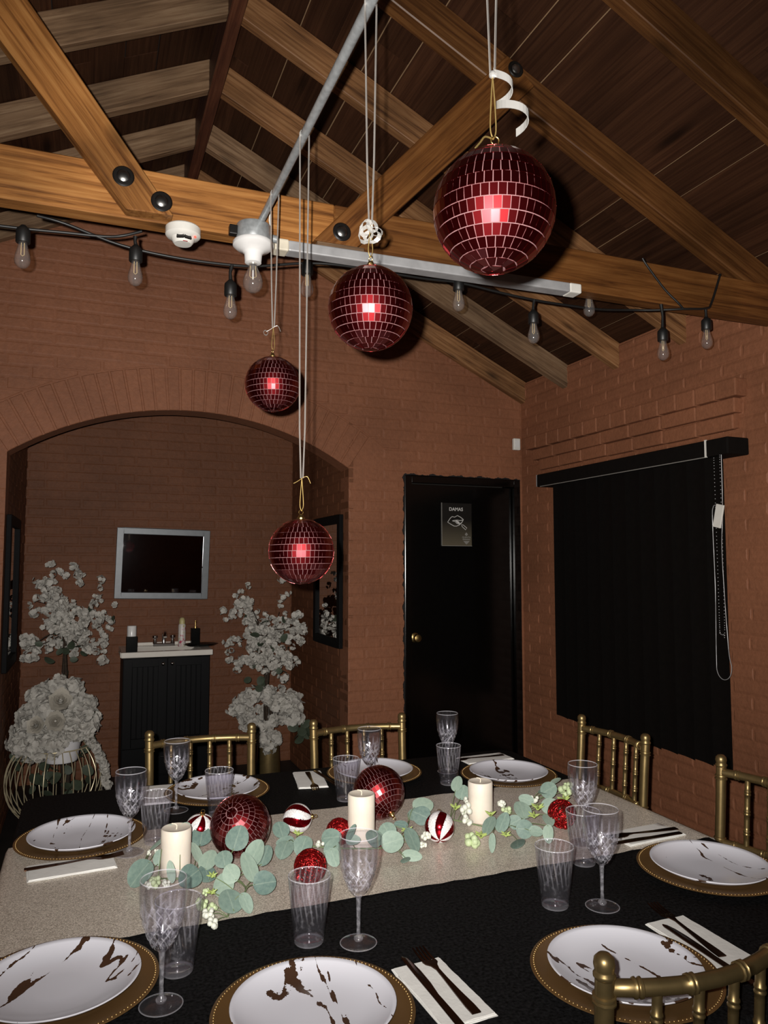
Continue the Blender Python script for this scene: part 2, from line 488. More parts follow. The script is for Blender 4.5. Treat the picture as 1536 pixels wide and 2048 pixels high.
M['print_dim'] = simple('grey_print', (0.22, 0.21, 0.19), 0.6, var=0.05)
M['basket'] = simple('white_pot', (0.75, 0.74, 0.76), 0.5, var=0.03)
M['berry_w'] = simple('white_berry', (0.74, 0.76, 0.66), 0.5, var=0.06)
M['berry_g'] = simple('pale_green_berry', (0.52, 0.62, 0.36), 0.5, var=0.15, scale=60)
M['berry_y'] = simple('yellow_green_bud', (0.42, 0.53, 0.16), 0.5, var=0.15, scale=60)
M['stem'] = simple('green_stem', (0.16, 0.21, 0.10), 0.6, var=0.2)

def leaf_material():
    m, nt, b = nmat('eucalyptus_leaf')
    L = nt.links.new
    tc = node(nt, 'ShaderNodeTexCoord'); oi = node(nt, 'ShaderNodeObjectInfo')
    nz = node(nt, 'ShaderNodeTexNoise', Scale=4.5, Detail=6.0, Roughness=0.7)
    L(tc.outputs['Object'], nz.inputs['Vector'])
    mx = node(nt, 'ShaderNodeMix', data_type='RGBA')
    mx.inputs[6].default_value = (0.095, 0.160, 0.145, 1); mx.inputs[7].default_value = (0.33, 0.43, 0.345, 1)
    ad = node(nt, 'ShaderNodeMath', operation='MULTIPLY_ADD'); ad.inputs[1].default_value = 0.75; 
    sb = node(nt, 'ShaderNodeMath', operation='SUBTRACT'); L(nz.outputs['Fac'], sb.inputs[0]); sb.inputs[1].default_value = 0.36
    L(oi.outputs['Random'], ad.inputs[0]); L(sb.outputs[0], ad.inputs[2])
    cl = node(nt, 'ShaderNodeClamp'); L(ad.outputs[0], cl.inputs[0])
    L(cl.outputs[0], mx.inputs['Factor'])
    # paler midrib
    sp = node(nt, 'ShaderNodeSeparateXYZ'); L(tc.outputs['Object'], sp.inputs[0])
    ab = node(nt, 'ShaderNodeMath', operation='ABSOLUTE'); L(sp.outputs[0], ab.inputs[0])
    mr = node(nt, 'ShaderNodeMapRange'); mr.inputs['From Min'].default_value = .012; mr.inputs['From Max'].default_value = .030
    mr.inputs['To Min'].default_value = .25; mr.inputs['To Max'].default_value = 0; L(ab.outputs[0], mr.inputs['Value'])
    m2 = node(nt, 'ShaderNodeMix', data_type='RGBA'); L(mr.outputs[0], m2.inputs['Factor']); L(mx.outputs[2], m2.inputs[6]); m2.inputs[7].default_value = (.42, .50, .40, 1)
    L(m2.outputs[2], b.inputs['Base Color'])
    b.inputs['Roughness'].default_value = 0.6
    return m
M['leaf'] = leaf_material()

def plate_material():
    """white melamine with broken dark bronze marbling printed on it"""
    m, nt, b = nmat('marbled_plate')
    L = nt.links.new
    tc = node(nt, 'ShaderNodeTexCoord'); oi = node(nt, 'ShaderNodeObjectInfo')
    cx = node(nt, 'ShaderNodeCombineXYZ')
    for k in range(3): L(oi.outputs['Random'], cx.inputs[k])
    ad = node(nt, 'ShaderNodeVectorMath', operation='MULTIPLY_ADD')
    L(cx.outputs[0], ad.inputs[0]); ad.inputs[1].default_value = (37.0, 21.0, 0.0); L(tc.outputs['Object'], ad.inputs[2])
    mp = node(nt, 'ShaderNodeMapping'); mp.inputs['Scale'].default_value = (1.45, 0.40, 1.0); mp.inputs['Rotation'].default_value = (0, 0, 0.35)
    L(ad.outputs[0], mp.inputs['Vector'])
    n1 = node(nt, 'ShaderNodeTexNoise', Scale=6.0, Detail=3.0, Roughness=0.55, Distortion=0.5)
    L(mp.outputs[0], n1.inputs['Vector'])
    def m2(op, a, bb):
        n = node(nt, 'ShaderNodeMath', operation=op)
        for i, q in enumerate((a, bb)):
            if isinstance(q, (int, float)): n.inputs[i].default_value = q
            else: L(q, n.inputs[i])
        return n.outputs[0]
    ridge = m2('ABSOLUTE', m2('SUBTRACT', n1.outputs['Fac'], 0.5), 0)
    n2 = node(nt, 'ShaderNodeTexNoise', Scale=10.0, Detail=3.0, Roughness=0.75)
    L(ad.outputs[0], n2.inputs['Vector'])
    n3 = node(nt, 'ShaderNodeTexNoise', Scale=70.0, Detail=3.0, Roughness=0.7)
    L(ad.outputs[0], n3.inputs['Vector'])
    # line width swells where n2 is high and vanishes where it is low
    wd = node(nt, 'ShaderNodeMapRange'); wd.inputs['From Min'].default_value = 0.41; wd.inputs['From Max'].default_value = 0.70
    wd.inputs['To Min'].default_value = -0.006; wd.inputs['To Max'].default_value = 0.034
    wd.clamp = False
    L(n2.outputs['Fac'], wd.inputs['Value'])
    rough = m2('MULTIPLY', m2('SUBTRACT', n3.outputs['Fac'], 0.5), 0.042)
    w = m2('ADD', wd.outputs[0], rough)
    mask = m2('LESS_THAN', ridge, w)
    mx = node(nt, 'ShaderNodeMix', data_type='RGBA')
    mx.inputs[6].default_value = (0.72, 0.72, 0.79, 1); mx.inputs[7].default_value = (0.060, 0.030, 0.017, 1)
    L(mask, mx.inputs['Factor']); L(mx.outputs[2], b.inputs['Base Color'])
    b.inputs['Roughness'].default_value = 0.22
    return m
M['plate'] = plate_material()

# ================================================================== STRUCTURE
WX, WY, RX = 2.739, 4.40, 0.49          # right wall face, back wall face, ridge
LX = 2 * RX - WX                          # left wall face
AX, AR, AZ = 0.54, 1.717, 0.678           # arch centre x, radius, centre z
AL, ARX = AX - 0.955, AX + 0.955          # arch jambs
SLOPE = 0.486
SANG = math.atan(SLOPE)
RZ0, RX0 = 2.62, 2.714                    # rafter underside at the wall
VDEP = 0.147                              # rafter depth measured vertically
def under(x): return RZ0 + SLOPE * (RX0 - (x if x > RX else 2 * RX - x))
YBACK, YOPEN = 5.80, -1.6

floor = MB().box(LX - .2, WX + .2, YOPEN, YBACK + .2, -0.1, 0.0).build('floor', M['floor'])
tag(floor, 'dark floor hardly lit under the table and chairs', 'floor', kind='structure')

# ---------------------------------------------------------------- bricks
BL, BH, JT = 0.24, 0.066, 0.009
def brick_mesh(seed, deep=False):
    r = random.Random(seed)
    l, h, d, c = BL - JT, BH - JT, 0.03, 0.0024 if not deep else 0.0034
    def j(): return r.uniform(-.0016, .0016)
    vs = []
    for sx in (-1, 1):
        for sy in (-1, 1):
            x, y = sx * l / 2 + j(), sy * h / 2 + j()
            vs += [(x, y, -d), (x, y, -c), (x - sx * (.006 if deep else .011), y - sy * (.013 if deep else .008), j() * .15)]
    a, b, c_, d_ = 0, 3, 9, 6            # (-,-) (-,+) (+,+) (+,-)
    fs = []
    ring = [0, 6, 9, 3]
    for k in range(4):
        p, q = ring[k], ring[(k + 1) % 4]
        fs.append((p, q, q + 1, p + 1)); fs.append((p + 1, q + 1, q + 2, p + 2))
    fs.append((2, 8, 11, 5))
    m = MB().add(vs, fs)
    return m.mesh('brick', M['brick'])
BRICKS = [brick_mesh(s) for s in range(5)]
BRICKS_D = [brick_mesh(30 + s, True) for s in range(5)]
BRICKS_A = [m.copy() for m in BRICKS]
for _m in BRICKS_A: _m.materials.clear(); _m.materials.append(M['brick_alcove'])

def clip_poly(poly, f):
    """keep the part of a convex polygon where f >= 0"""
    out = []
    for i in range(len(poly)):
        p, q = poly[i], poly[(i + 1) % len(poly)]
        a, b = f(p), f(q)
        if a >= 0: out.append(p)
        if (a >= 0) != (b >= 0):
            t = a / (a - b)
            out.append((p[0] + (q[0] - p[0]) * t, p[1] + (q[1] - p[1]) * t))
    return out
def area(p): return abs(sum(p[i][0] * p[(i + 1) % len(p)][1] - p[(i + 1) % len(p)][0] * p[i][1] for i in range(len(p)))) / 2

def lay_bricks(wall, org, ux, uz, un, u0, u1, v0, v1, holes=(), clips=(), arch=None, limit=290, shift=0.0, mat=None, deep=False):
    """running bond on the plane org + u*ux + v*uz; holes are (u0,u1,v0,v1) rectangles"""
    org, ux, uz, un = Vector(org), Vector(ux), Vector(uz), Vector(un)
    items = []
    nrow = int((v1 - v0) / BH) + 1
    for r in range(nrow):
        va, vb = v0 + r * BH + JT / 2, v0 + (r + 1) * BH - JT / 2
        vb = min(vb, v1)
        if vb - va < .02: continue
        vm = (va + vb) / 2
        u = u0 - BL + shift + (BL / 2 if r % 2 else 0) + rnd.uniform(-.008, .008)
        while u < u1:
            segs = [(max(u + JT / 2, u0), min(u + BL - JT / 2, u1))]
            for h in holes:
                if h[2] < vm < h[3]:
                    ns = []
                    for a, b in segs:
                        if b <= h[0] or a >= h[1]: ns.append((a, b)); continue
                        if a < h[0]: ns.append((a, h[0]))
                        if b > h[1]: ns.append((h[1], b))
                    segs = ns
            for a, b in segs:
                if b - a < .022: continue
                poly = [(a, va), (b, va), (b, vb), (a, vb)]
                full = True
                if arch:
                    ax, az, ar, lim = arch
                    cu, cv = (a + b) / 2 - ax, vm - az
                    d = math.hypot(cu, cv)
                    if abs(math.atan2(cu, cv)) < lim and d < ar + .2:
                        nx, nz = cu / d, cv / d
                        p2 = clip_poly(poly, lambda p: (p[0] - ax) * nx + (p[1] - az) * nz - ar)
                        if len(p2) < 3 or area(p2) < .0012: continue
                        if area(p2) < area(poly) - 1e-6: full = False
                        poly = p2
                for f in clips:
                    p2 = clip_poly(poly, f)
                    if len(p2) < 3 or area(p2) < .0008: poly = None; break
                    if area(p2) < area(poly) - 1e-6: full = False
                    poly = p2
                if poly: items.append((a, b, va, vb, poly, full))
            u += BL
    def dist(it):
        p = org + ux * ((it[0] + it[1]) / 2) + uz * ((it[2] + it[3]) / 2)
        return (0 if in_view(p) else 100) + (p - Vector((0, 0, CAMH))).length
    items.sort(key=dist)
    rest = MB()
    for i, (a, b, va, vb, poly, full) in enumerate(items):
        mw = frame(ux, uz, un, org + ux * ((a + b) / 2) + uz * ((va + vb) / 2))
        mw = mw @ Matrix.Translation((0, 0, rnd.uniform(-.001, .001)))
        if full:
            sx, sy = (b - a) / (BL - JT), (vb - va) / (BH - JT)
            mw = mw @ Matrix.Diagonal((sx, sy, 1, 1))
            me = rnd.choice(BRICKS_A if mat else BRICKS_D if deep else BRICKS)
        else:
            cu, cv = (a + b) / 2, (va + vb) / 2
            q = [(x - cu, y - cv) for x, y in poly]
            gx, gy = sum(x for x, y in q) / len(q), sum(y for x, y in q) / len(q)
            n = len(q)
            vs = [(x, y, -.03) for x, y in q] + [(x, y, -.004) for x, y in q] + [(gx + (x - gx) * .94, gy + (y - gy) * .94, 0) for x, y in q]
            fs = [(k, (k + 1) % n, n + (k + 1) % n, n + k) for k in range(n)] + [(n + k, n + (k + 1) % n, 2 * n + (k + 1) % n, 2 * n + k) for k in range(n)] + [tuple(range(2 * n, 3 * n))]
            me = MB().add(vs, fs).mesh('brick', mat or M['brick'])
        if i < limit and dist(items[i]) < 100:
            link('brick', me, wall, mw=mw)
        else:
            rest.add([tuple(v.co) for v in me.vertices], [tuple(p.vertices) for p in me.polygons], mw)
    if rest.v:
        tag(rest.build('brickwork', mat or M['brick'], wall), kind='stuff')

# ---------------------------------------------------------------- back wall with the arch and the doorway
MORT = 0.0030                              # joints lie this far behind the brick faces
DX0, DX1, DZ = 1.868, 2.720, 2.080        # outside of the door frame
def wall_back():
    us = sorted(set([LX, AL, ARX, DX0, DX1, WX + .1, RX] + [AL + (ARX - AL) * k / 40 for k in range(41)]))
    m = MB()
    y0, y1 = WY + MORT, WY + .16
    def bot(x, s):
        if AL - 1e-6 <= x + s * 1e-4 <= ARX + 1e-6: return AZ + math.sqrt(max(0, AR ** 2 - (min(max(x, AL), ARX) - AX) ** 2))
        if DX0 <= x + s * 1e-4 <= DX1: return DZ
        return 0.0
    for a, b in zip(us, us[1:]):
        za, zb = bot(a, 1), bot(b, -1)
        ta, tb = under(a) + VDEP, under(b) + VDEP
        m.add([(a,y0,za),(b,y0,zb),(b,y0,tb),(a,y0,ta),(a,y1,za),(b,y1,zb),(b,y1,tb),(a,y1,ta)],
              [(0,1,2,3),(5,4,7,6),(1,0,4,5),(3,2,6,7)])
    for x, z0, z1 in ((AL, 0, bot(AL, 1)), (ARX, 0, bot(ARX, -1)), (DX0, 0, DZ), (DX1, 0, DZ)):
        m.add([(x,y0,z0),(x,y1,z0),(x,y1,z1),(x,y0,z1)], [(0,1,2,3)])
    o = m.build('wall_back', M['brick'])
    tag(o, 'terracotta painted brick gable wall with a wide segmental arch and doorway', 'wall', kind='structure')
    lim = math.asin(.955 / AR)
    lay_bricks(o, (0, WY, 0), (1, 0, 0), (0, 0, 1), (0, -1, 0), LX, WX - .002, 0.0, 3.72,
               holes=[(AL, ARX, -1, 2.10), (DX0 + .01, WX, -1, DZ - .03)],
               clips=[lambda p: under(p[0]) + VDEP - .01 - p[1] if p[0] > RX else under(p[0]) + VDEP - .01 - p[1]],
               arch=(AX, AZ, AR + .25, lim + .10), limit=300)
    # the ring of bricks on edge over the arch
    n = 30
    dth = 2 * lim / n
    g = JT / 2 / AR
    q = []
    for th, rr in ((-dth/2+g, AR), (dth/2-g, AR), (dth/2-g, AR+.243), (-dth/2+g, AR+.243)):
        q.append((rr * math.sin(th), rr * math.cos(th)))
    gx, gy = 0, AR + .12
    vs = [(x, y, -.03) for x, y in q] + [(x, y, -.004) for x, y in q] + [(gx+(x-gx)*.9, gy+(y-gy)*.975, 0) for x, y in q]
    fs = [(k,(k+1)%4,4+(k+1)%4,4+k) for k in range(4)] + [(4+k,4+(k+1)%4,8+(k+1)%4,8+k) for k in range(4)] + [(8,9,10,11)]
    me = MB().add(vs, fs).mesh('arch_brick', M['brick'])
    for k in range(n):
        th = -lim + (k + .5) * dth
        mw = frame((1,0,0), (0,0,1), (0,-1,0), (AX, WY - .001 + rnd.uniform(-.0015,.0015), AZ)) @ Matrix.Rotation(-th, 4, 'Z')
        link('arch_brick', me, o, mw=mw)
    return o
WB = wall_back()

# ---------------------------------------------------------------- right wall
BY0, BY1, BZ0, BZ1 = 2.50, 4.02, 0.605, 2.07     # blind: extent along the wall and height
wr = MB().box(WX + .0042, WX + .2, YOPEN, WY + .16, 0, under(WX) + VDEP - .01).build('wall_right', M['brick'])
tag(wr, 'terracotta painted brick side wall behind the black window blind', 'wall', kind='structure')
lay_bricks(wr, (WX, 0, 0), (0, -1, 0), (0, 0, 1), (-1, 0, 0), -WY + .002, 0.3, 0.0, under(WX) + VDEP - .02,
           holes=[(-BY1 + .16, -BY0 - .16, BZ0 + .1, BZ1 - .1)], limit=300, shift=.07, deep=True)
wl = MB().box(LX - .2, LX, YOPEN, WY + .16, 0, under(LX) + VDEP - .01).build('wall_left', M['brick'])
tag(wl, 'terracotta painted brick side wall left of the table', 'wall', kind='structure')

wf = MB().box(LX - .2, WX + .2, YOPEN - .15, YOPEN, 0, 3.9).build('wall_front', M['brick'])
tag(wf, 'unlit brick wall behind the camera', 'wall', kind='structure')

# ---------------------------------------------------------------- alcove behind the arch
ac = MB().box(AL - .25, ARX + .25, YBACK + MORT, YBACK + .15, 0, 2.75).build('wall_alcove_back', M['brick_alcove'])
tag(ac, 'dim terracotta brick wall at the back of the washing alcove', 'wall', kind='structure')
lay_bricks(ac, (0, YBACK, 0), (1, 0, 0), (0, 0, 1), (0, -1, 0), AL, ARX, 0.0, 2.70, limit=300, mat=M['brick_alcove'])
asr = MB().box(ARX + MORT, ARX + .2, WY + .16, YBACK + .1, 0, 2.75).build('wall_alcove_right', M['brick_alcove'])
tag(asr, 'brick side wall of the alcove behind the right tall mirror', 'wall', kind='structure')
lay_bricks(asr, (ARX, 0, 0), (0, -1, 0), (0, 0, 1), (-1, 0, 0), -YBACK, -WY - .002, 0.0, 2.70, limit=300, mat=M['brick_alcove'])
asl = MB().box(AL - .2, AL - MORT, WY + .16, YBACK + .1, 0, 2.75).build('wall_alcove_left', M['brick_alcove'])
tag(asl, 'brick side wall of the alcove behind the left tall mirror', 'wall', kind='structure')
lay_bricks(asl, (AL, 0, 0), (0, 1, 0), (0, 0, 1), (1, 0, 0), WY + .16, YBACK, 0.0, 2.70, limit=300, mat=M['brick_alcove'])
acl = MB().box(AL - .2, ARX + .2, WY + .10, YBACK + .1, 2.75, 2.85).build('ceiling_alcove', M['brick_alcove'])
tag(acl, 'hidden flat ceiling of the alcove', 'ceiling', kind='structure')

# ---------------------------------------------------------------- brick hood over the window: three corbelled courses
hood = thing('trim_1', 'projecting brick hood moulding above the black window blind', 'trim', (0, 0, 0), kind='structure')
for row, (z0, z1, ya, yb, out) in enumerate(((2.262, 2.345, 2.50, 4.24, .066), (2.192, 2.262, 2.53, 4.20, .044), (2.122, 2.192, 2.56, 4.15, .024))):
    n = (14, 7, 7)[row]
    ln = (yb - ya) / n
    me = MB().box(-out - .004, .012, -ln / 2 + .0025, ln / 2 - .0025, -(z1 - z0) / 2 + .0005, (z1 - z0) / 2 - .0005)
    me = me.build('brick', M['brick'], hood, None, bevel=.006, seg=2)
    me.location = (WX, ya + ln / 2, (z0 + z1) / 2)
    for k in range(1, n):
        b = me.copy(); COL.objects.link(b); b.parent = hood
        b.location = (WX + rnd.uniform(-.003, .003), ya + ln * (k + .5), (z0 + z1) / 2 + rnd.uniform(-.002, .002))
hb = MB().box(WX - .016, WX + .01, 2.55, 4.16, 2.125, 2.34).build('mortar_bed', M['brick'], hood)

# ---------------------------------------------------------------- roof: boards, rafters, ridge
roof = thing('ceiling', 'open gable ceiling of dark boards on timber rafters', 'ceiling', kind='structure')
for side in (1, -1):
    eave = WX + .25 if side > 0 else LX - .25
    # slope frame: local X along room depth, local Y down the slope, Z up out of the roof
    dy = Vector((side * math.cos(SANG), 0, -math.sin(SANG)))
    dx = Vector((0, 1, 0))
    dz = Vector((side * math.sin(SANG), 0, math.cos(SANG)))
    slope_len = abs(eave - RX) / math.cos(SANG)
    o = Vector((RX, 0, under(RX) + VDEP))
    base = MB().box(YOPEN, WY + .16, 0, slope_len, .0055, .05)
    base.v = [tuple(frame(dx, dy, dz, o) @ Vector(v)) for v in base.v]
    base.build('roof_backing', M['backing_wood'] if side > 0 else M['void'], roof)
    w = 0.148
    unit = MB().box(0, 1, .0015, w - .0015, .0, .022).mesh('plank', M['deck'])
    k = 0
    while k * w < slope_len:
        y = YOPEN + rnd.uniform(0, 1.2) - 1.2
        while y < WY + .1:
            ln = rnd.uniform(1.5, 2.4)
            a, b = max(y, YOPEN), min(y + ln, WY + .10)
            if b - a > .1:
                mw = frame(dx, dy, dz, o + dx * a + dy * (k * w) + dz * rnd.uniform(0, .003))
                link('plank', unit, roof, mw=mw @ Matrix.Diagonal((b - a - .003, rnd.choice((.985, .99, 1.019, 1.019)), 1, 1)))
            y += ln
        k += 1
    # rafters
    rl = (abs(WX + .06 - RX) - .028) / math.cos(SANG)
    dep = VDEP * math.cos(SANG)
    for yb in (4.395, 3.91, 3.42, 2.91, 1.805, 1.29, 0.78, 0.27, -0.24, -0.75):
        mat = M['rafter'] if side > 0 else M['rafter_grey']
        if side > 0 and yb == 3.91: mat = M['rafter_grey']
        if side > 0 and yb < 2: mat = M['beam_dark']
        st = Vector((RX + side * .028, yb - .025, under(RX + side * .028)))
        m = MB().box(0, rl, -.025, .025, 0, dep)
        m.v = [(x - z * SLOPE, y, z) for x, y, z in m.v]     # plumb cut ends
        ob = m.build('rafter', mat, roof, bevel=.003, seg=1)
        ob.matrix_basis = frame(dy, Vector((0, 1, 0)) * side, dz, st)
rb = MB().box(YOPEN, WY, -.028, .028, -.085, .09).build('ridge_beam', M['ridge'], roof, bevel=.003, seg=1)
rb.matrix_basis = frame((0, 1, 0), (-1, 0, 0), (0, 0, 1), (RX, 0, under(RX) + .06))

# ---------------------------------------------------------------- bolted roof truss across the room
truss = thing('roof_truss', 'bolted timber truss with tie beam and slanting braces over the table', 'truss', (RX, 2.355, 2.545))
def beam(name, p, q, h, t, mat, up=(0, 0, 1), cut=None, parent=truss):
    """timber from p to q (centre line of the member), h deep, t thick"""
    mw, ln = align(p, q, up)
    m = MB().box(0, ln, -t / 2, t / 2, -h / 2, h / 2)
    o = m.build(name, mat, parent, bevel=.004, seg=1)
    o.matrix_basis = Matrix.Translation((-truss.location.x, -truss.location.y, -truss.location.z)) @ mw if parent is truss else mw
    return o
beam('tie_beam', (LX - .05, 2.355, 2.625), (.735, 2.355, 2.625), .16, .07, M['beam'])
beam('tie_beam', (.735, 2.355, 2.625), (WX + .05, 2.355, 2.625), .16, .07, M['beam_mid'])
for side in (1, -1):
    a = (RX + side * .03, 2.355, under(RX) + VDEP / 2 - .012)
    xe = RX + side * (WX - RX + .05)
    b = (xe, 2.355, under(RX) + VDEP / 2 - .012 - SLOPE * (WX - RX + .02))
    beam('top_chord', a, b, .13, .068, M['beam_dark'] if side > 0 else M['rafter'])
def brace(bl, br, tl, tr, mat):
    """a board bolted to the front of the truss: bottom and top edges cut level (x, z corners)"""
    y0, y1 = 2.268, 2.318
    c = Vector(((bl[0] + br[0]) / 2, y0, (bl[1] + br[1]) / 2))
    t = Vector(((tl[0] + tr[0]) / 2, y0, (tl[1] + tr[1]) / 2))
    mw, ln = align(c, t, (0, 1, 0))
    inv = mw.inverted()
    pts = [bl, br, tr, tl]
    vs = [tuple(inv @ Vector((p[0], y, p[1]))) for y in (y0, y1) for p in pts]
    m = MB().add(vs, [(0,1,2,3),(7,6,5,4),(0,4,5,1),(1,5,6,2),(2,6,7,3),(3,7,4,0)])
    o = m.build('brace', mat, truss, bevel=.003, seg=1)
    o.matrix_basis = Matrix.Translation(-truss.location) @ mw
    return o
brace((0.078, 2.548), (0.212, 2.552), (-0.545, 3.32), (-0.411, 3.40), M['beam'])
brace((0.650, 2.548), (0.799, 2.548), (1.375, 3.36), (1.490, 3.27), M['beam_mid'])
for x, z, y in ((.067, 2.644, 2.268), (.176, 2.587, 2.268), (.743, 2.588, 2.268), (1.408, 3.312, 2.268)):
    mw = frame((1, 0, 0), (0, 0, 1), (0, -1, 0), (x, y, z))
    mw = Matrix.Translation(-truss.location) @ mw
    w = MB().lathe([(0, 0), (.030, 0), (.031, .003), (.027, .006), (.019, .0065), (.018, .003), (0, .003)], 28)
    wo = w.build('washer', M['washer'], truss, 30); wo.matrix_basis = mw
    bo = MB().lathe([(.0175, .002), (.0175, .006), (.014, .0085), (.007, .0105), (0, .011)], 20)
    link('bolt', bo.mesh('bolt', M['bolt'], 40), wo)
drip = MB().tube([(0.516, 2.3185, 2.66), (0.517, 2.317, 2.64), (0.515, 2.3165, 2.61), (0.518, 2.3165, 2.59), (0.517, 2.3175, 2.565)], [.002, .003, .004, .003, .002], 6)
drip.v = [tuple(Vector(v) - truss.location) for v in drip.v]
drip.build('caulk_drip', M['white_plastic'], truss, 60)

# ---------------------------------------------------------------- door with frame, knob and paint smears
door = thing('door_1', 'black gloss painted door with brass knob beside the arch', 'door', ((DX0 + DX1) / 2, WY, 0), kind='structure')
def dloc(m): m.v = [tuple(Vector(v) - door.location) for v in m.v]; return m
JW = 0.048
fm = MB()
fm.box(DX0, DX0 + JW, WY - .012, WY + .14, 0, DZ); fm.box(DX1 - JW, DX1, WY - .012, WY + .14, 0, DZ); fm.box(DX0 + JW, DX1 - JW, WY - .012, WY + .14, DZ - JW, DZ)
dloc(fm).build('door_frame', M['black_paint'], door, bevel=.004)
dloc(MB().box(DX0 + JW + .004, DX1 - JW - .004, WY + .022, WY + .062, .01, DZ - JW - .004)).build('door_leaf', M['black_paint'], door, bevel=.003)
dloc(MB().box(DX0 + JW, DX0 + JW + .015, WY + .066, WY + .12, 0, DZ - JW).box(DX1 - JW - .015, DX1 - JW, WY + .066, WY + .12, 0, DZ - JW)).build('door_stop', M['black_paint'], door)
kn = MB().lathe([(0, 0), (.030, 0), (.031, .004), (.024, .009), (.011, .011), (.010, .026), (.018, .030), (.026, .040), (.027, .048), (.022, .057), (.010, .061), (0, .062)], 24)
ko = kn.build('door_knob', M['bead_gold'], door, 40)
ko.matrix_basis = frame((1, 0, 0), (0, 0, 1), (0, -1, 0), (1.948 - door.location.x, .022, 1.045))
# ragged black overpaint on the bricks round the frame
def ragged(pts_in, pts_out):
    m = MB(); n = len(pts_in)
    y0, y1 = WY - .0062, WY - .0035
    vs = [(x, y0, z) for x, z in pts_in] + [(x, y0, z) for x, z in pts_out] + [(x, y1 + .01, z) for x, z in pts_out]
    fs = []
    for i in range(n - 1):
        fs.append((i, i + 1, n + i + 1, n + i)); fs.append((n + i, n + i + 1, 2 * n + i + 1, 2 * n + i))
    return m.add(vs, fs)
ins, outs = [], []
def rag(t): return .006 + .004 * math.sin(t * 37) + .003 * math.sin(t * 91 + 2) + rnd.uniform(-.003, .003)
z = .02
while z < DZ:
    ins.append((DX0 + .004, z)); outs.append((DX0 - max(.001, rag(z)), z)); z += .009
x = DX0
while x < DX1 + .01:
    ins.append((x, DZ - .004)); outs.append((x, DZ + .003 + max(.001, rag(x))) ); x += .009
dloc(ragged(ins, outs)).build('paint_smear', M['black_rough'], door)

# ================================================================== FIXTURES OVERHEAD
PX, PZ = 0.463, 2.548                     # conduit: x and height, it runs along the room towards the camera
cond = tag(MB().tube([(PX, 2.20, PZ), (PX, -1.5, PZ)], .0105, 14).build('conduit_pipe', M['steel'], smooth=60),
           'galvanised conduit pipe running overhead from the lamp holder', 'pipe')

lamp = thing('ceiling_lamp', 'white porcelain lamp holder with clear bulb on a round steel box', 'lamp', (0.447, 2.235, 2.545))
MB().lathe([(0, 0), (.050, 0), (.052, -.003), (.052, -.052), (.050, -.055), (0, -.055)], 32).build('junction_box', M['steel'], lamp, 40)
MB().lathe([(0, -.053), (.060, -.053), (.063, -.058), (.062, -.066), (.050, -.076), (.034, -.083), (.027, -.092), (.025, -.118), (.020, -.120), (0, -.119)], 36).build('lamp_holder', M['porcelain'], lamp, 40)
bp = [(.012, -.118), (.013, -.128), (.017, -.140), (.026, -.158), (.0305, -.176), (.029, -.192), (.020, -.205), (.009, -.211), (0, -.212)]
bl = MB().lathe(bp + [(r * .965, z + .0008) for r, z in reversed(bp[1:-1])] , 28).build('bulb', M['bulb'], lamp, 60)
MB().tube([(-.008, 0, -.128), (-.010, 0, -.160), (-.004, .003, -.164), (.004, -.003, -.164), (.010, 0, -.160), (.008, 0, -.128)], .0009, 5).build('filament', M['filament'], bl)
MB().lathe([(0, -.118), (.0115, -.118), (.0118, -.130), (0, -.131)], 16).build('bulb_base', M['chrome'], bl)
MB().tube([(.045, 0, -.030), (.075, 0, -.032)], .012, 12).build('box_connector', M['steel'], lamp, 50)
MB().box(-.075, -.050, -.012, .012, -.040, -.010).build('box_knockout', M['washer'], lamp, bevel=.003)

bar = thing('light_bar', 'flat grey aluminium light bar under the tie beam with white ends', 'light bar', (0.52, 2.285, 2.512))
mw, ln = align((0, 0, 0), (1.155, 0, .012))
o = MB().box(0.045, ln - .05, -.026, .026, -.017, .017).build('bar_body', M['alu'], bar, bevel=.004); o.matrix_basis = mw
o = MB().box(0, .046, -.027, .027, -.019, .019).build('end_cap', M['tape'], bar, bevel=.005); o.matrix_basis = mw
o = MB().box(ln - .051, ln, -.027, .027, -.018, .018).build('end_cap', M['white_plastic'], bar, bevel=.005); o.matrix_basis = mw
o = MB().box(.19, .36, -.010, .014, .0172, .0185).build('lens_strip', M['white_plastic'], bar); o.matrix_basis = mw
o = MB().box(.14, .30, -.02, .022, .0185, .030).build('spacer_board', M['rafter_grey'], bar); o.matrix_basis = mw

det = thing('smoke_detector', 'round white smoke detector under the tie beam with red light', 'detector', (0.247, 2.33, 2.546))
MB().lathe([(0, 0), (.050, 0), (.053, -.004), (.053, -.026), (.048, -.032), (.036, -.036), (.030, -.049), (.026, -.053), (0, -.054)], 36).build('detector_body', M['white_plastic'], det, 35)
for a in (-1.9, -1.25):
    o = MB().box(-.011, .011, -.004, .001, -.0055, .0055).build('vent_slot', M['washer'], det)
    o.location = (.0335 * math.cos(a), .0335 * math.sin(a), -.0425); o.rotation_euler = (R(-25), 0, a + PI / 2)
o = MB().sphere((0, 0, 0), .004, 10, 6).build('indicator_light', M['red_led'], det, 60); o.location = (.0335, -.028, -.036)
o = MB().box(-.007, .007, -.001, .001, -.006, .006).build('rating_sticker', M['red_gloss'], det); o.location = (.004, -.026, -.0525); o.rotation_euler = (R(-70), 0, 0)

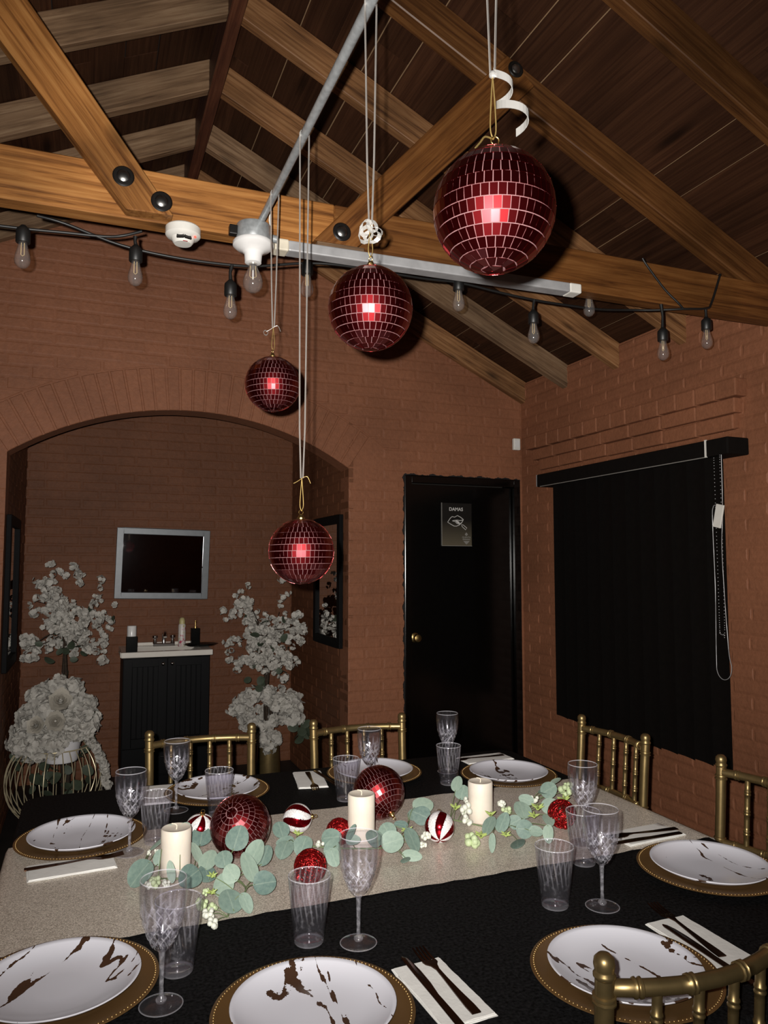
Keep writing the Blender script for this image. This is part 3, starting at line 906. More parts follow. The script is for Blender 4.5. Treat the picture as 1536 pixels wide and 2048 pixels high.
# ---------------------------------------------------------------- string lights
sl = thing('string_lights', 'black cable of clear drop bulbs strung under and behind the tie beam', 'string lights', (0, 2.42, 2.53))
O = Vector(sl.location)
def rel(pts): return [Vector(p) - O for p in pts]
cab1 = [(-.70, 2.42, 2.50), (-.45, 2.42, 2.498), (-.269, 2.42, 2.503), (-.188, 2.42, 2.506), (-.09, 2.42, 2.512), (.02, 2.42, 2.518), (.075, 2.42, 2.530), (.13, 2.40, 2.545)]
cab2 = [(-.17, 2.405, 2.545), (-.093, 2.42, 2.54), (.067, 2.42, 2.499), (.233, 2.42, 2.484), (.408, 2.42, 2.486), (.507, 2.42, 2.497), (.662, 2.42, 2.530), (.80, 2.41, 2.538), (1.10, 2.42, 2.540), (1.25, 2.42, 2.545), (1.423, 2.42, 2.531),
        (1.577, 2.42, 2.522), (1.72, 2.42, 2.521), (1.88, 2.42, 2.524), (2.02, 2.40, 2.533), (2.10, 2.36, 2.530), (2.20, 2.30, 2.528), (2.30, 2.29, 2.54), (2.34, 2.30, 2.57), (2.405, 2.312, 2.705)]
loop = [(2.005, 2.312, 2.712), (2.03, 2.311, 2.68), (2.11, 2.310, 2.60), (2.165, 2.300, 2.55), (2.19, 2.300, 2.53)]
MB().tube(rel(spline(cab1, 5)), .0048, 8).build('cable', M['rubber'], sl, 60)
MB().tube(rel(spline(cab2, 5)), .0048, 8).build('cable', M['rubber'], sl, 60)
MB().tube(rel(spline(loop, 5)), .0042, 8).build('cable', M['rubber'], sl, 60)
# bulbs: x, y, bulb centre z, cable z where the drop leaves
sock = MB().lathe([(0, .071), (.007, .070), (.012, .064), (.0195, .056), (.0205, .046), (.0205, .018), (.019, .016), (0, .016)], 20).mesh('socket', M['rubber'], 40)
bpf = [(.0125, .017), (.0130, .010), (.0165, -.006), (.0212, -.022), (.0230, -.036), (.0205, -.049), (.0125, -.058), (.005, -.0612), (0, -.0617)]
bme = MB().lathe(bpf + [(r * .96, z + .0006) for r, z in reversed(bpf[1:-1])], 20).mesh('bulb', M['bulb'], 60)
fme = MB().tube([(-.004, 0, .016), (-.0045, 0, -.020), (0, 0, -.024), (.0045, 0, -.020), (.004, 0, .016)], .0011, 5).mesh('filament', M['filament'])
for x, y, z, cz in ((-.206, 2.42, 2.445, 2.506), (.114, 2.42, 2.436, 2.533), (.411, 2.42, 2.366, 2.486), (.669, 2.42, 2.474, 2.532), (1.247, 2.42, 2.498, 2.545), (1.568, 2.42, 2.412, 2.522), (1.828, 2.42, 2.550, 2.60), (2.085, 2.30, 2.368, 2.531), (2.31, 2.30, 2.438, 2.545)):
    s = link('socket', sock, sl, mw=Matrix.Translation(Vector((x, y, z)) - O))
    b = link('bulb', bme, s); link('filament', fme, b)
    top = cz - z
    if top > .075: MB().tube([(0, 0, .068), (rnd.uniform(-.004, .004), 0, (top + .068) / 2), (rnd.uniform(-.006, .006), 0, top)], [.0065, .005, .007], 8).build('drop_cord', M['rubber'], s, 60)

# ================================================================== MIRROR BALLS
BR = 0.0765
NROW = 16
def tile_rows():
    """one tile mesh per row of latitude (at longitude 0), with the number of tiles in the row"""
    rows = []
    for k in range(NROW):
        la, lb = -PI / 2 + PI * k / NROW, -PI / 2 + PI * (k + 1) / NROW
        lm = (la + lb) / 2
        n = max(5, round(46 * math.cos(lm)))
        g = .00055 / BR
        vs = []
        for rr in (1.0, .982):
            for lat, sgn in ((la + g, -1), (la + g, 1), (lb - g, 1), (lb - g, -1)):
                half = PI / n - g / max(.16, math.cos(lat)) if abs(lat) < PI / 2 - .02 else PI / n * .9
                half = max(half, .02)
                lo = sgn * half
                vs.append(Vector((math.cos(lat) * math.cos(lo), math.cos(lat) * math.sin(lo), math.sin(lat))) * BR * rr)
        c = sum((v for v in vs[:4]), Vector()) / 4
        me = MB().add(vs, [(0,1,2,3), (0,4,5,1), (1,5,6,2), (2,6,7,3), (3,7,4,0)]).mesh('mirror_tile', M['tile'])
        rows.append((n, me, c, lm))
    return rows
TROWS = tile_rows()
core_me = MB().lathe([(BR * .986 * math.sin(PI * i / 24), -BR * .986 * math.cos(PI * i / 24)) for i in range(25)], 40).mesh('foam_core', M['grout'], 180)

def disco_ball(root, rot, separate, seed):
    """core and tiles under root; rot: 3x3 orientation; separate: how many facing tiles become objects of their own"""
    r = random.Random(seed)
    rot4 = rot.to_4x4()
    link('foam_core', core_me, root, mw=rot4)
    tiles = []
    to_cam = (Vector((0, 0, CAMH)) - Vector(root.location)).normalized()
    for k, (n, me, c, lm) in enumerate(TROWS):
        off = r.uniform(0, 2 * PI)
        for j in range(n):
            jit = Euler((r.gauss(0, .012), r.gauss(0, .012), r.gauss(0, .012))).to_matrix().to_4x4()
            m = rot4 @ Matrix.Rotation(off + 2 * PI * j / n, 4, 'Z') @ Matrix.Translation(c) @ jit @ Matrix.Translation(-c)
            nrm = (m @ c).normalized()
            tiles.append((-(nrm.dot(to_cam)), me, m))
    tiles.sort(key=lambda t: t[0])
    rest = MB()
    for i, (d, me, m) in enumerate(tiles):
        if i < separate: link('mirror_tile', me, root, mw=m)
        else: rest.add([tuple(v.co) for v in me.vertices], [tuple(p.vertices) for p in me.polygons], m)
    tag(rest.build('mirror_tiles', M['tile'], root), kind='stuff')

def ball_cap(root, rot4):
    c = MB().lathe([(.009, BR - .004), (.0095, BR + .002), (.006, BR + .006), (.0045, BR + .010), (0, BR + .011)], 16)
    o = c.build('cap', M['bead_gold'], root, 40); o.matrix_basis = rot4
    ring = [(.0055 * math.cos(a), 0, BR + .015 + .0055 * math.sin(a)) for a in [2 * PI * i / 12 for i in range(12)]]
    MB().tube(ring, .001, 6, closed=True).build('ring', M['bead_gold'], o, 60)

def ribbon_strip(pts, w, side, t=.0004):
    """flat strip along pts; side: width direction at each point (or one for all)"""
    m = MB(); vs = []; n = len(pts)
    for i, p in enumerate(pts):
        s = Vector(side[i] if isinstance(side, list) else side).normalized() * w / 2
        p = Vector(p)
        tdir = (Vector(pts[min(i + 1, n - 1)]) - Vector(pts[max(i - 1, 0)])).normalized()
        nn = tdir.cross(s).normalized() * t
        vs += [p - s - nn, p + s - nn, p + s + nn, p - s + nn]
    fs = [(0, 1, 2, 3), tuple((n - 1) * 4 + k for k in (3, 2, 1, 0))]
    for i in range(n - 1):
        for k in range(4): fs.append((i * 4 + k, i * 4 + (k + 1) % 4, i * 4 + 4 + (k + 1) % 4, i * 4 + 4 + k))
    return m.add(vs, fs)

def hang(y, z, label, seed, separate, knot, style):
    root = thing('mirror_ball', label, 'mirror ball', (PX, y, z), 0, 'mirror balls hanging from the pipe')
    rot = Euler((R(random.Random(seed).uniform(-2, 2)), R(random.Random(seed + 1).uniform(-2, 2)), seed)).to_matrix()
    disco_ball(root, rot, separate, seed)
    ball_cap(root, rot.to_4x4())
    top = PZ + .011 - z                     # over the pipe
    kz = knot - z
    for s in (-1, 1):                       # doubled gold cord from the cap up to the knot
        MB().tube(spline([(0, 0, BR + .018), (s * .004, 0, BR + .03), (s * .003, 0, (BR + kz) / 2 + .01), (0, 0, kz)], 5), .0009, 6).build('gold_cord', M['gold_cord'], root)
    pts = [(-.002, .002, kz), (-.006, .002, kz + .12), (-.0112, .001, top - .02), (-.0112, 0, top - .010), (-.008, 0, top - .003), (0, 0, top + .001), (.008, 0, top - .003), (.0112, 0, top - .010), (.0112, -.001, top - .02), (.006, -.002, kz + .12), (.002, -.002, kz)]
    rb = ribbon_strip(pts, .0045, CAM_R * .7 + Vector((0, .7, 0))).build('ribbon', M['ribbon'], root)
    n = 40
    if style == 'curl':                     # long springy curl hanging to the right of the knot
        pts, sd = [], []
        for i in range(n):
            t = i / (n - 1); a = t * 2 * PI * 1.75
            rr = .006 + .013 * t
            c = Vector((0, 0, kz + .006 - .074 * t)) + CAM_R * (.008 + .020 * t)
            pts.append(c + CAM_R * rr * math.cos(a + 2.6) + Vector((0, 1, 0)) * rr * math.sin(a + 2.6)); sd.append((0, 0, 1))
        ribbon_strip(pts, .0105, sd).build('curl', M['foil'], rb)
        MB().tube(spline([(0, 0, BR + .018), (-.014, -.004, BR + .016), (-.022, -.006, BR + .006), (-.030, -.008, BR - .004)], 5), .0012, 6).build('gold_tail', M['gold_cord'], rb)
        MB().sphere((0, 0, kz), .005, 8, 6).build('knot', M['foil'], rb)
    elif style == 'bunch':                  # short crumpled loops
        for q in range(5):
            a0 = q * 1.25; pts = []
            for i in range(12):
                t = i / 11 * 2 * PI
                pts.append(Vector((0, 0, kz - .012)) + CAM_R * (.010 * math.cos(a0) + .011 * math.cos(t)) + Vector((0, 1, 0)) * .008 * math.sin(a0 + t) + Vector((0, 0, 1)) * (.010 * math.sin(a0) + .012 * math.sin(t)))
            ribbon_strip(pts, .008, Vector((math.sin(a0), math.cos(a0), .6))).build('curl', M['foil'], rb)
    else:                                   # a small bow with two tails
        for s in (-1, 1):
            ribbon_strip(spline([(0, 0, kz), CAM_R * s * .012 + Vector((0, 0, kz + (.004 if s > 0 else -.008))), CAM_R * s * .020 + Vector((0, 0, kz + (-.012 if s > 0 else -.012)))], 5), .004, (0, 1, .3)).build('tail', M['foil'] if style == 'bow' else M['gold_cord'], rb)
        if style == 'bow':
            pts = [CAM_R * (-.021 + .006 * math.cos(t)) + Vector((0, .004 * math.sin(t), kz - .016 + .008 * math.sin(t))) for t in [k * 2 * PI / 14 for k in range(19)]]
            ribbon_strip(pts, .006, (.2, 1, 0)).build('curl', M['foil'], rb)
    return root
hang(0.800, 1.944, 'largest looking maroon mirror ball, nearest the camera, with silver ribbon curl', 3, 300, 2.124, 'curl')
hang(1.245, 1.964, 'maroon mirror ball hanging just below the aluminium light bar', 5, 300, 2.120, 'bunch')
hang(2.020, 2.002, 'smallest looking maroon mirror ball, below the bare lamp bulb', 8, 250, 2.163, 'bow')
hang(1.706, 1.534, 'lowest hanging maroon mirror ball, in front of the alcove', 12, 300, 1.706, 'knot')

# ================================================================== WINDOW BLIND, SENSOR, SIGN
bx = 2.645
blind = thing('window_blind', 'black vertical blind covering the window in the right wall', 'blind', (bx, (BY0 + BY1) / 2, BZ0))
def bl_(m): m.v = [tuple(Vector(v) - blind.location) for v in m.v]; return m
bl_(MB().box(bx - .035, WX - .002, BY0, BY1, 1.995, 2.072)).build('headrail', M['blind'], blind, bevel=.006)
bl_(MB().box(bx - .037, bx - .030, BY0 + .122, BY0 + .132, 1.993, 2.074)).build('valance_clip', M['white_plastic'], blind)
bl_(MB().box(bx - .036, WX - .004, BY1 - .006, BY1 + .001, 1.997, 2.070)).build('end_cap', M['alu'], blind)
bl_(MB().box(bx - .036, bx - .030, BY0 + .13, BY1 - .04, 1.9925, 1.9965)).build('rail_edge', M['print_dim'], blind)
nv = 12
vy0, vy1 = BY0 + .055, BY1 - .115
vw = (vy1 - vy0) / (nv - 1) * 1.12
for k in range(nv):
    cy = vy0 + vw / 2 + (vy1 - vy0 - vw) * k / (nv - 1)
    pts = []
    for i in range(7):
        s = (i / 6 - .5)
        pts.append((bx + .006 * math.cos(s * PI) + s * .018, cy + s * vw))
    m = MB(); vs = []
    for z in (BZ0 + rnd.uniform(-.002, .002), 2.0):
        vs += [(x, y, z) for x, y in pts] + [(x + .0012, y, z) for x, y in pts]
    n = 7; fs = []
    for i in range(n - 1):
        fs += [(i, i + 1, 2*n + i + 1, 2*n + i), (n + i + 1, n + i, 3*n + i, 3*n + i + 1), (i + 1, i, n + i, n + i + 1), (2*n + i, 2*n + i + 1, 3*n + i + 1, 3*n + i)]
    fs += [(0, 2*n, 3*n, n), (n - 1, 2*n - 1, 4*n - 1, 3*n - 1)]
    bl_(m.add(vs, fs)).build('vane', M['blind'], blind, 60)
cx = bx - .028
ch = [(cx, 2.553, 1.995), (cx, 2.553, 1.6), (cx, 2.556, 1.22), (cx, 2.562, 1.20), (cx, 2.572, 1.197), (cx, 2.582, 1.205), (cx, 2.584, 1.24), (cx, 2.585, 1.6), (cx, 2.587, 1.995)]
beads = MB()
path = spline(ch, 24)
acc = 0
for a, b in zip(path, path[1:]):
    acc += (b - a).length
    if acc > .0075: beads.sphere(tuple(a), .0022, 5, 4); acc = 0
tag(bl_(beads).build('bead_chain', M['alu'], blind, 180), kind='stuff')
cd = [(cx - .004, 2.540, 1.995), (cx - .004, 2.542, 1.74), (cx - .004, 2.553, 1.55), (cx - .004, 2.535, 1.15), (cx - .004, 2.520, 1.06), (cx - .004, 2.535, 1.015), (cx - .004, 2.570, 1.002), (cx - .004, 2.600, 1.03), (cx - .004, 2.604, 1.10), (cx - .004, 2.598, 1.4), (cx - .004, 2.602, 1.70), (cx - .004, 2.595, 1.765), (cx - .004, 2.575, 1.772)]
bl_(MB().tube(spline(cd, 8), .0016, 6)).build('cord_loop', M['alu'], blind, 60)
o = MB().box(-.004, .004, -.022, .022, -.052, .052).build('tag_weight', M['white_plastic'], blind, bevel=.002)
o.location = Vector((cx - .010, 2.560, 1.722)) - Vector(blind.location); o.rotation_euler = (R(14), 0, 0)

sens = thing('wall_sensor', 'small white alarm sensor box in the corner above the door', 'sensor', (2.690, WY - .004, 2.325))
MB().box(-.026, .026, -.026, 0, -.040, .040).build('sensor_case', M['white_plastic'], sens, bevel=.006)
MB().box(-.018, .018, -.0275, -.025, -.020, .026).build('sensor_lens', M['porcelain'], sens, bevel=.001)

# restroom sign: black panel with white line drawing and lettering
def sign_material():
    m, nt, b = nmat('printed_sign_panel')
    tc = node(nt, 'ShaderNodeTexCoord'); sp = node(nt, 'ShaderNodeSeparateXYZ')
    nt.links.new(tc.outputs['Object'], sp.inputs[0])
    rp = node(nt, 'ShaderNodeValToRGB'); mr = node(nt, 'ShaderNodeMapRange')
    mr.inputs['From Min'].default_value = -.14; mr.inputs['From Max'].default_value = .03
    nt.links.new(sp.outputs[2], mr.inputs['Value']); nt.links.new(mr.outputs[0], rp.inputs['Fac'])
    rp.color_ramp.elements[0].color = (.105, .088, .058, 1); rp.color_ramp.elements[1].color = (.006, .005, .004, 1)
    nt.links.new(rp.outputs['Color'], b.inputs['Base Color']); b.inputs['Roughness'].default_value = .45
    return m
M['sign'] = sign_material()
sx, sy, sz = 2.250, WY + .020, 1.772
sign = thing('door_sign', 'black restroom sign with white lips drawing on the door', 'sign', (sx, sy, sz))
MB().box(-.109, .109, -.006, 0, -.140, .140).build('sign_panel', M['sign'], sign)
MB().box(-.111, -.108, -.007, 0, -.141, .141).box(-.111, .111, -.007, 0, -.142, -.139).build('panel_edge', M['print_dim'], sign)
def lettering(txt, size, x, z, mat, parent, name='lettering', bold=0.0):
    cu = bpy.data.curves.new('txt', 'FONT'); cu.body = txt; cu.size = size; cu.align_x = 'CENTER'; cu.extrude = .0004; cu.offset = bold
    t = bpy.data.objects.new('txt', cu); COL.objects.link(t)
    dg = bpy.context.evaluated_depsgraph_get()
    me = bpy.data.meshes.new_from_object(t.evaluated_get(dg))
    bpy.data.objects.remove(t); bpy.data.curves.remove(cu)
    me.materials.clear(); me.materials.append(mat)
    o = link(name, me, parent)
    o.matrix_basis = frame((1, 0, 0), (0, 0, 1), (0, -1, 0), (x, -.0066, z))
    return o
lettering('DAMAS', .031, -.006, .090, M['print_white'], sign, bold=.0006)
def line(pts, w, closed, mat, name):
    P = [(x, -.0068, z) for x, z in pts]
    MB().tube(P, w / 2, 5, closed=closed).build(name, mat, sign)
s = .00142                                 # sign drawing: millimetre-like units of the zoomed panel
def px(p): return ((p[0] - 735) * .000277, (850 - p[1]) * .000251)
up = [(490,795),(560,690),(610,645),(675,660),(750,615),(830,655),(905,715),(900,735),(855,810),(800,860),(720,895),(660,893),(580,850)]
line([px(p) for p in up], .0052, True, M['print_white'], 'lips_outline')
mid = [(615,755),(670,745),(740,735),(820,745),(900,730)]
line([px(p) for p in mid], .0050, False, M['print_white'], 'mouth_line')
low = [(615,758),(690,775),(730,820),(800,840),(850,800)]
line([px(p) for p in low], .0046, False, M['print_white'], 'tooth_line')
blob = [(690,752),(740,745),(790,775),(825,835),(790,845),(735,800)]
q = [px(p) for p in blob]
MB().add([(x, -.0066, z) for x, z in q], [tuple(range(len(q) - 1, -1, -1))]).build('lipstick_tip', M['print_white'], sign)
tubep = [(860,850),(905,860),(1000,940),(965,985),(870,900)]
line([px(p) for p in tubep], .0046, True, M['print_white'], 'lipstick_tube')
dia = [(985,1050),(1030,1110),(985,1150),(940,1110)]
q = [px(p) for p in dia]
MB().add([(x, -.0066, z) for x, z in q], [(3, 2, 1, 0)]).build('emblem', M['print_dim'], sign)
q = [px(p) for p in [(900,1280),(1075,1280),(985,1375)]]
MB().add([(x, -.0066, z) for x, z in q], [(2, 1, 0)]).build('emblem', M['print_dim'], sign)
ex, ez = px((985, 1205))
lettering('QUINTA', .0165, ex, ez, M['print_dim'], sign, bold=.0003)
for k in range(8):                          # second line of the emblem, too small to read
    MB().box(ex - .027 + k * .0070, ex - .0218 + k * .0070, -.0068, -.006, ez - .012, ez - .005).build('emblem_mark', M['print_dim'], sign)

# ================================================================== ALCOVE
def frame_mirror(name, label, cat, loc, w, h, fw, fmat, gmat, mw):
    """framed panel in the local X/Z plane, facing local -Y"""
    t = thing(name, label, cat)
    t.matrix_basis = mw
    f = MB()
    d = .026
    f.box(-w/2, -w/2 + fw, -d, 0, -h/2, h/2); f.box(w/2 - fw, w/2, -d, 0, -h/2, h/2)
    f.box(-w/2 + fw, w/2 - fw, -d, 0, -h/2, -h/2 + fw); f.box(-w/2 + fw, w/2 - fw, -d, 0, h/2 - fw, h/2)
    f.build('frame', fmat, t, bevel=.003)
    MB().box(-w/2 + fw - .004, w/2 - fw + .004, -.011, -.006, -h/2 + fw - .004, h/2 - fw + .004).build('glass', gmat, t)
    return t
wm = frame_mirror('wall_mirror', 'silver framed dark glossy mirror panel above the washbasin', 'mirror', None, .665, .515, .046, M['silver_frame'], M['dark_mirror'],
             Matrix.Translation((.517, YBACK - .006, 1.516)) @ Matrix.Rotation(R(1.2), 4, 'Y') @ Matrix.Rotation(R(1.5), 4, 'X'))
for x, z in ((-.315, -.02), (.285, -.02)):
    MB().sphere((x, -.014, z), .005, 8, 6).build('mirror_clip', M['chrome'], wm)
frame_mirror('tall_mirror', 'tall black framed mirror on the right side of the alcove', 'mirror', None, .585, .84, .055, M['black_frame'], M['mirror'],
             Matrix.Translation((ARX - .004, 4.785, 1.405)) @ Matrix.Rotation(R(-90), 4, 'Z'))
frame_mirror('tall_mirror', 'tall black framed mirror on the left side of the alcove', 'mirror', None, .60, .84, .055, M['black_frame'], M['mirror'],
             Matrix.Translation((AL + .004, 4.75, 1.355)) @ Matrix.Rotation(R(90), 4, 'Z'))

# washbasin cabinet
vx0, vx1, vy0_, vy1_ = .235, .808, 5.36, YBACK - .004
van = thing('vanity_cabinet', 'black washbasin cabinet with beadboard doors in the alcove', 'cabinet', ((vx0 + vx1) / 2, (vy0_ + vy1_) / 2, 0))
def vloc(m): m.v = [tuple(Vector(v) - van.location) for v in m.v]; return m
vloc(MB().box(vx0, vx1, vy0_ + .022, vy1_, .09, .885).box(vx0 + .03, vx1 - .03, vy0_ + .07, vy1_, 0, .09)).build('body', M['vanity'], van, bevel=.002)
xm = (vx0 + vx1) / 2
for a, b, s in ((vx0 + .004, xm - .002, 1), (xm + .002, vx1 - .004, -1)):
    d = vloc(MB().box(a, a + .055, vy0_, vy0_ + .02, .29, .875).box(b - .055, b, vy0_, vy0_ + .02, .29, .875).box(a + .055, b - .055, vy0_, vy0_ + .02, .82, .875).box(a + .055, b - .055, vy0_, vy0_ + .02, .29, .345)).build('door', M['vanity'], van, bevel=.0015)
    n = 5; w = (b - a - .11) / n
    for k in range(n):
        vloc(MB().box(a + .055 + w * k + .0015, a + .055 + w * (k + 1) - .0015, vy0_ + .009, vy0_ + .018, .345, .82)).build('beadboard', M['vanity'], d, bevel=.002)
    kx = (b - .028) if s > 0 else (a + .028)
    ko = MB().lathe([(0, 0), (.005, 0), (.005, .010), (.011, .015), (.012, .021), (.007, .026), (0, .027)], 16).build('knob', M['chrome'], d, 40)
    ko.matrix_basis = frame((1, 0, 0), (0, 0, 1), (0, -1, 0), Vector((kx, vy0_, .838)) - Vector(van.location))
dr = vloc(MB().box(vx0 + .004, vx1 - .004, vy0_, vy0_ + .02, .105, .28)).build('drawer', M['vanity'], van, bevel=.0015)
vloc(MB().tube([(xm - .035, vy0_, .222), (xm - .035, vy0_ - .022, .222), (xm + .035, vy0_ - .022, .222), (xm + .035, vy0_, .222)], .004, 8)).build('handle', M['chrome'], dr)

SZ = .923                                  # sink top
sink = thing('sink_top', 'white ceramic washbasin top with raised rim on the black cabinet', 'sink', (xm, (vy0_ + vy1_) / 2, .886))
def sloc(m): m.v = [tuple(Vector(v) - sink.location) for v in m.v]; return m
sx0, sx1, sy0, sy1 = vx0 - .014, vx1 + .014, vy0_ - .025, YBACK - .004
ix0, ix1, iy0, iy1 = sx0 + .07, sx1 - .07, sy0 + .05, sy1 - .13
m = MB()
m.box(sx0, sx1, sy0, iy0, .886, SZ).box(sx0, sx1, iy1, sy1, .886, SZ).box(sx0, ix0, iy0, iy1, .886, SZ).box(ix1, sx1, iy0, iy1, .886, SZ)
sloc(m).build('rim', M['sinktop'], sink, bevel=.004)
b = MB()
b.add([(ix0,iy0,SZ-.003),(ix1,iy0,SZ-.003),(ix1,iy1,SZ-.003),(ix0,iy1,SZ-.003),(ix0+.05,iy0+.04,SZ-.032),(ix1-.05,iy0+.04,SZ-.032),(ix1-.05,iy1-.03,SZ-.032),(ix0+.05,iy1-.03,SZ-.032)],
      [(0,1,5,4),(1,2,6,5),(2,3,7,6),(3,0,4,7),(4,5,6,7)])
sloc(b).build('basin', M['sinktop'], sink)
sloc(MB().box(ix0 - .02, ix1 + .02, sy1 - .028, sy1, SZ, SZ + .022)).build('backsplash', M['sinktop'], sink, bevel=.003)

fa = thing('faucet', 'chrome two handle faucet at the back of the washbasin', 'faucet', (xm + .005, sy1 - .085, SZ))
MB().box(-.075, .075, -.022, .022, 0, .020).build('base_plate', M['chrome'], fa, bevel=.004)
MB().tube(spline([(0, 0, .018), (0, 0, .07), (0, -.03, .10), (0, -.08, .095), (0, -.10, .07)], 6), [.013] * 25, 12).build('spout', M['chrome'], fa, 60)
for s in (-1, 1):
    MB().lathe([(.016, .018), (.012, .035), (.010, .05), (.019, .056), (.020, .074), (.012, .080), (0, .081)], 14, Matrix.Translation((s * .062, 0, 0))).build('tap_handle', M['chrome'], fa, 40)

cz = SZ
ch = thing('candle_holder', 'black square candle holder with a white pillar candle beside the basin', 'candle', (.286, 5.375, cz))
MB().box(-.036, .036, -.036, .036, 0, .105).build('holder', M['black_gloss'], ch, bevel=.004)
MB().lathe([(0, .105), (.030, .105), (.030, .172), (.028, .175), (0, .174)], 28).build('candle', M['porcelain'], ch, 40)
can = thing('spray_can', 'pale patterned spray can between the faucet and soap pump', 'can', (.643, 5.62, cz))
def can_material():
    m, nt, b = nmat('floral_can_print')
    tc = node(nt, 'ShaderNodeTexCoord'); vo = node(nt, 'ShaderNodeTexNoise', Scale=34.0, Detail=2.0)
    nt.links.new(tc.outputs['Object'], vo.inputs['Vector'])
    rp = node(nt, 'ShaderNodeValToRGB'); e = rp.color_ramp.elements
    e[0].position = .36; e[0].color = (.45, .05, .10, 1); e[1].position = .46; e[1].color = (.62, .58, .56, 1)
    x = e.new(.62); x.color = (.60, .56, .50, 1); x = e.new(.68); x.color = (.45, .40, .12, 1)
    nt.links.new(vo.outputs['Fac'], rp.inputs['Fac']); nt.links.new(rp.outputs['Color'], b.inputs['Base Color']); b.inputs['Roughness'].default_value = .35
    return m
MB().lathe([(0, 0), (.025, 0), (.026, .004), (.026, .150), (.022, .160), (0, .160)], 24).build('can_body', can_material(), can, 40)
MB().lathe([(0, .160), (.021, .160), (.021, .182), (.016, .200), (.008, .206), (0, .206)], 20).build('spray_cap', simple('cap_yellow', (.48, .42, .20), .45), can, 40)
sp = thing('soap_dispenser', 'black square soap dispenser with gold pump on the tray', 'soap dispenser', (.735, 5.60, cz + .012))
MB().box(-.030, .030, -.030, .030, 0, .118).build('bottle', M['black_gloss'], sp, bevel=.004)
pm = MB().lathe([(0, .118), (.012, .118), (.012, .130), (.005, .132), (.005, .160), (.008, .162), (.008, .170), (0, .171)], 14).build('pump', M['bead_gold'], sp, 40)
MB().tube([(0, 0, .166), (0, -.03, .165), (0, -.036, .158)], .003, 8).build('nozzle', M['bead_gold'], pm)
tr = thing('vanity_tray', 'black oval tray under the soap dispenser, overhanging the basin', 'tray', (.775, 5.60, cz))
MB().lathe([(0, 0), (.075, 0), (.098, .014), (.100, .018), (.096, .018), (.074, .006), (0, .005)], 32, Matrix.Diagonal((1.25, .8, 1, 1))).build('tray_dish', M['black_gloss'], tr, 40)

# ---------------------------------------------------------------- blossom trees and flower arrangements
def blossom(m, c, nrm, r, rr, petals=5, cup=.22):
    n = Vector(nrm).normalized(); u = n.orthogonal().normalized(); w = n.cross(u)
    c = Vector(c); a0 = rr.uniform(0, 6)
    for k in range(petals):
        a = a0 + 2 * PI * k / petals
        d = u * math.cos(a) + w * math.sin(a); s = n.cross(d)
        lift = cup * rr.uniform(.5, 1.5)
        wd = .50 if petals == 5 else .60
        out = [(.30, wd * .62, .35), (.72, wd, .7), (1.0, wd * .45, 1.0), (1.0, -wd * .45, 1.0), (.72, -wd, .7), (.30, -wd * .62, .35)]
        m.add([c] + [c + d * r * x + s * r * y + n * r * lift * z for x, y, z in out], [(0, 1, 2), (0, 2, 3), (0, 3, 4), (0, 4, 5), (0, 5, 6)])
def cluster_mesh(name, seed, nb, spread, r, mat, petals=5, flat=.7):
    rr = random.Random(seed); m = MB()
    for _ in range(nb):
        d = Vector((rr.gauss(0, 1), rr.gauss(0, 1), rr.gauss(0, 1))).normalized()
        blossom(m, d * spread * rr.uniform(.55, 1), d + Vector((rr.gauss(0, .3), rr.gauss(0, .3), rr.gauss(0, .3))), r * rr.uniform(.8, 1.15), rr, petals)
    return m.mesh(name, mat, 180)
CLUST = [cluster_mesh('blossom_cluster', s, 8, .032, .023, M['petal']) for s in range(6)]
FLOR = [cluster_mesh('hydrangea_cluster', 20 + s, 15, .045, .021, M['petal'], 4) for s in range(5)]

def leaf_mesh(name, w, l, mat, fold=.18, notch=.06, t=.0006):
    """rounded leaf, stalk at the origin, tip along +Y, gently folded along the midrib, slightly thick"""
    pts = [(0, 0), (.17, .03), (.31, .09), (.42, .19), (.485, .32), (.50, .46), (.475, .60), (.41, .74), (.31, .86), (.18, .95), (0, 1.0)]
    m = MB(); top = []
    mid = [y for x, y in pts]
    vs = []
    for (x, y), my in zip(pts, mid):
        z = fold * x * w - .15 * l * (y - .4) ** 2
        vs += [(-x * w, y * l, z), (0, my * l, -.15 * l * (y - .4) ** 2), (x * w, y * l, z)]
    k = len(pts); fs = []
    for i in range(k - 1):
        a, b = i * 3, i * 3 + 3
        fs += [(a, a + 1, b + 1, b), (a + 1, a + 2, b + 2, b + 1)]
    vs2 = [(x, y, z - t * 2) for x, y, z in vs]
    n = len(vs)
    fs2 = [tuple(n + i for i in reversed(f)) for f in fs]
    edge = [i * 3 for i in range(k)] + [i * 3 + 2 for i in range(k - 1, -1, -1)]
    fs3 = [(edge[i], edge[(i + 1) % len(edge)], n + edge[(i + 1) % len(edge)], n + edge[i]) for i in range(len(edge))]
    return m.add(vs + vs2, fs + fs2 + fs3).mesh(name, mat, 50)
DLEAF = leaf_mesh('leaf', .05, .065, M['dull_leaf'])

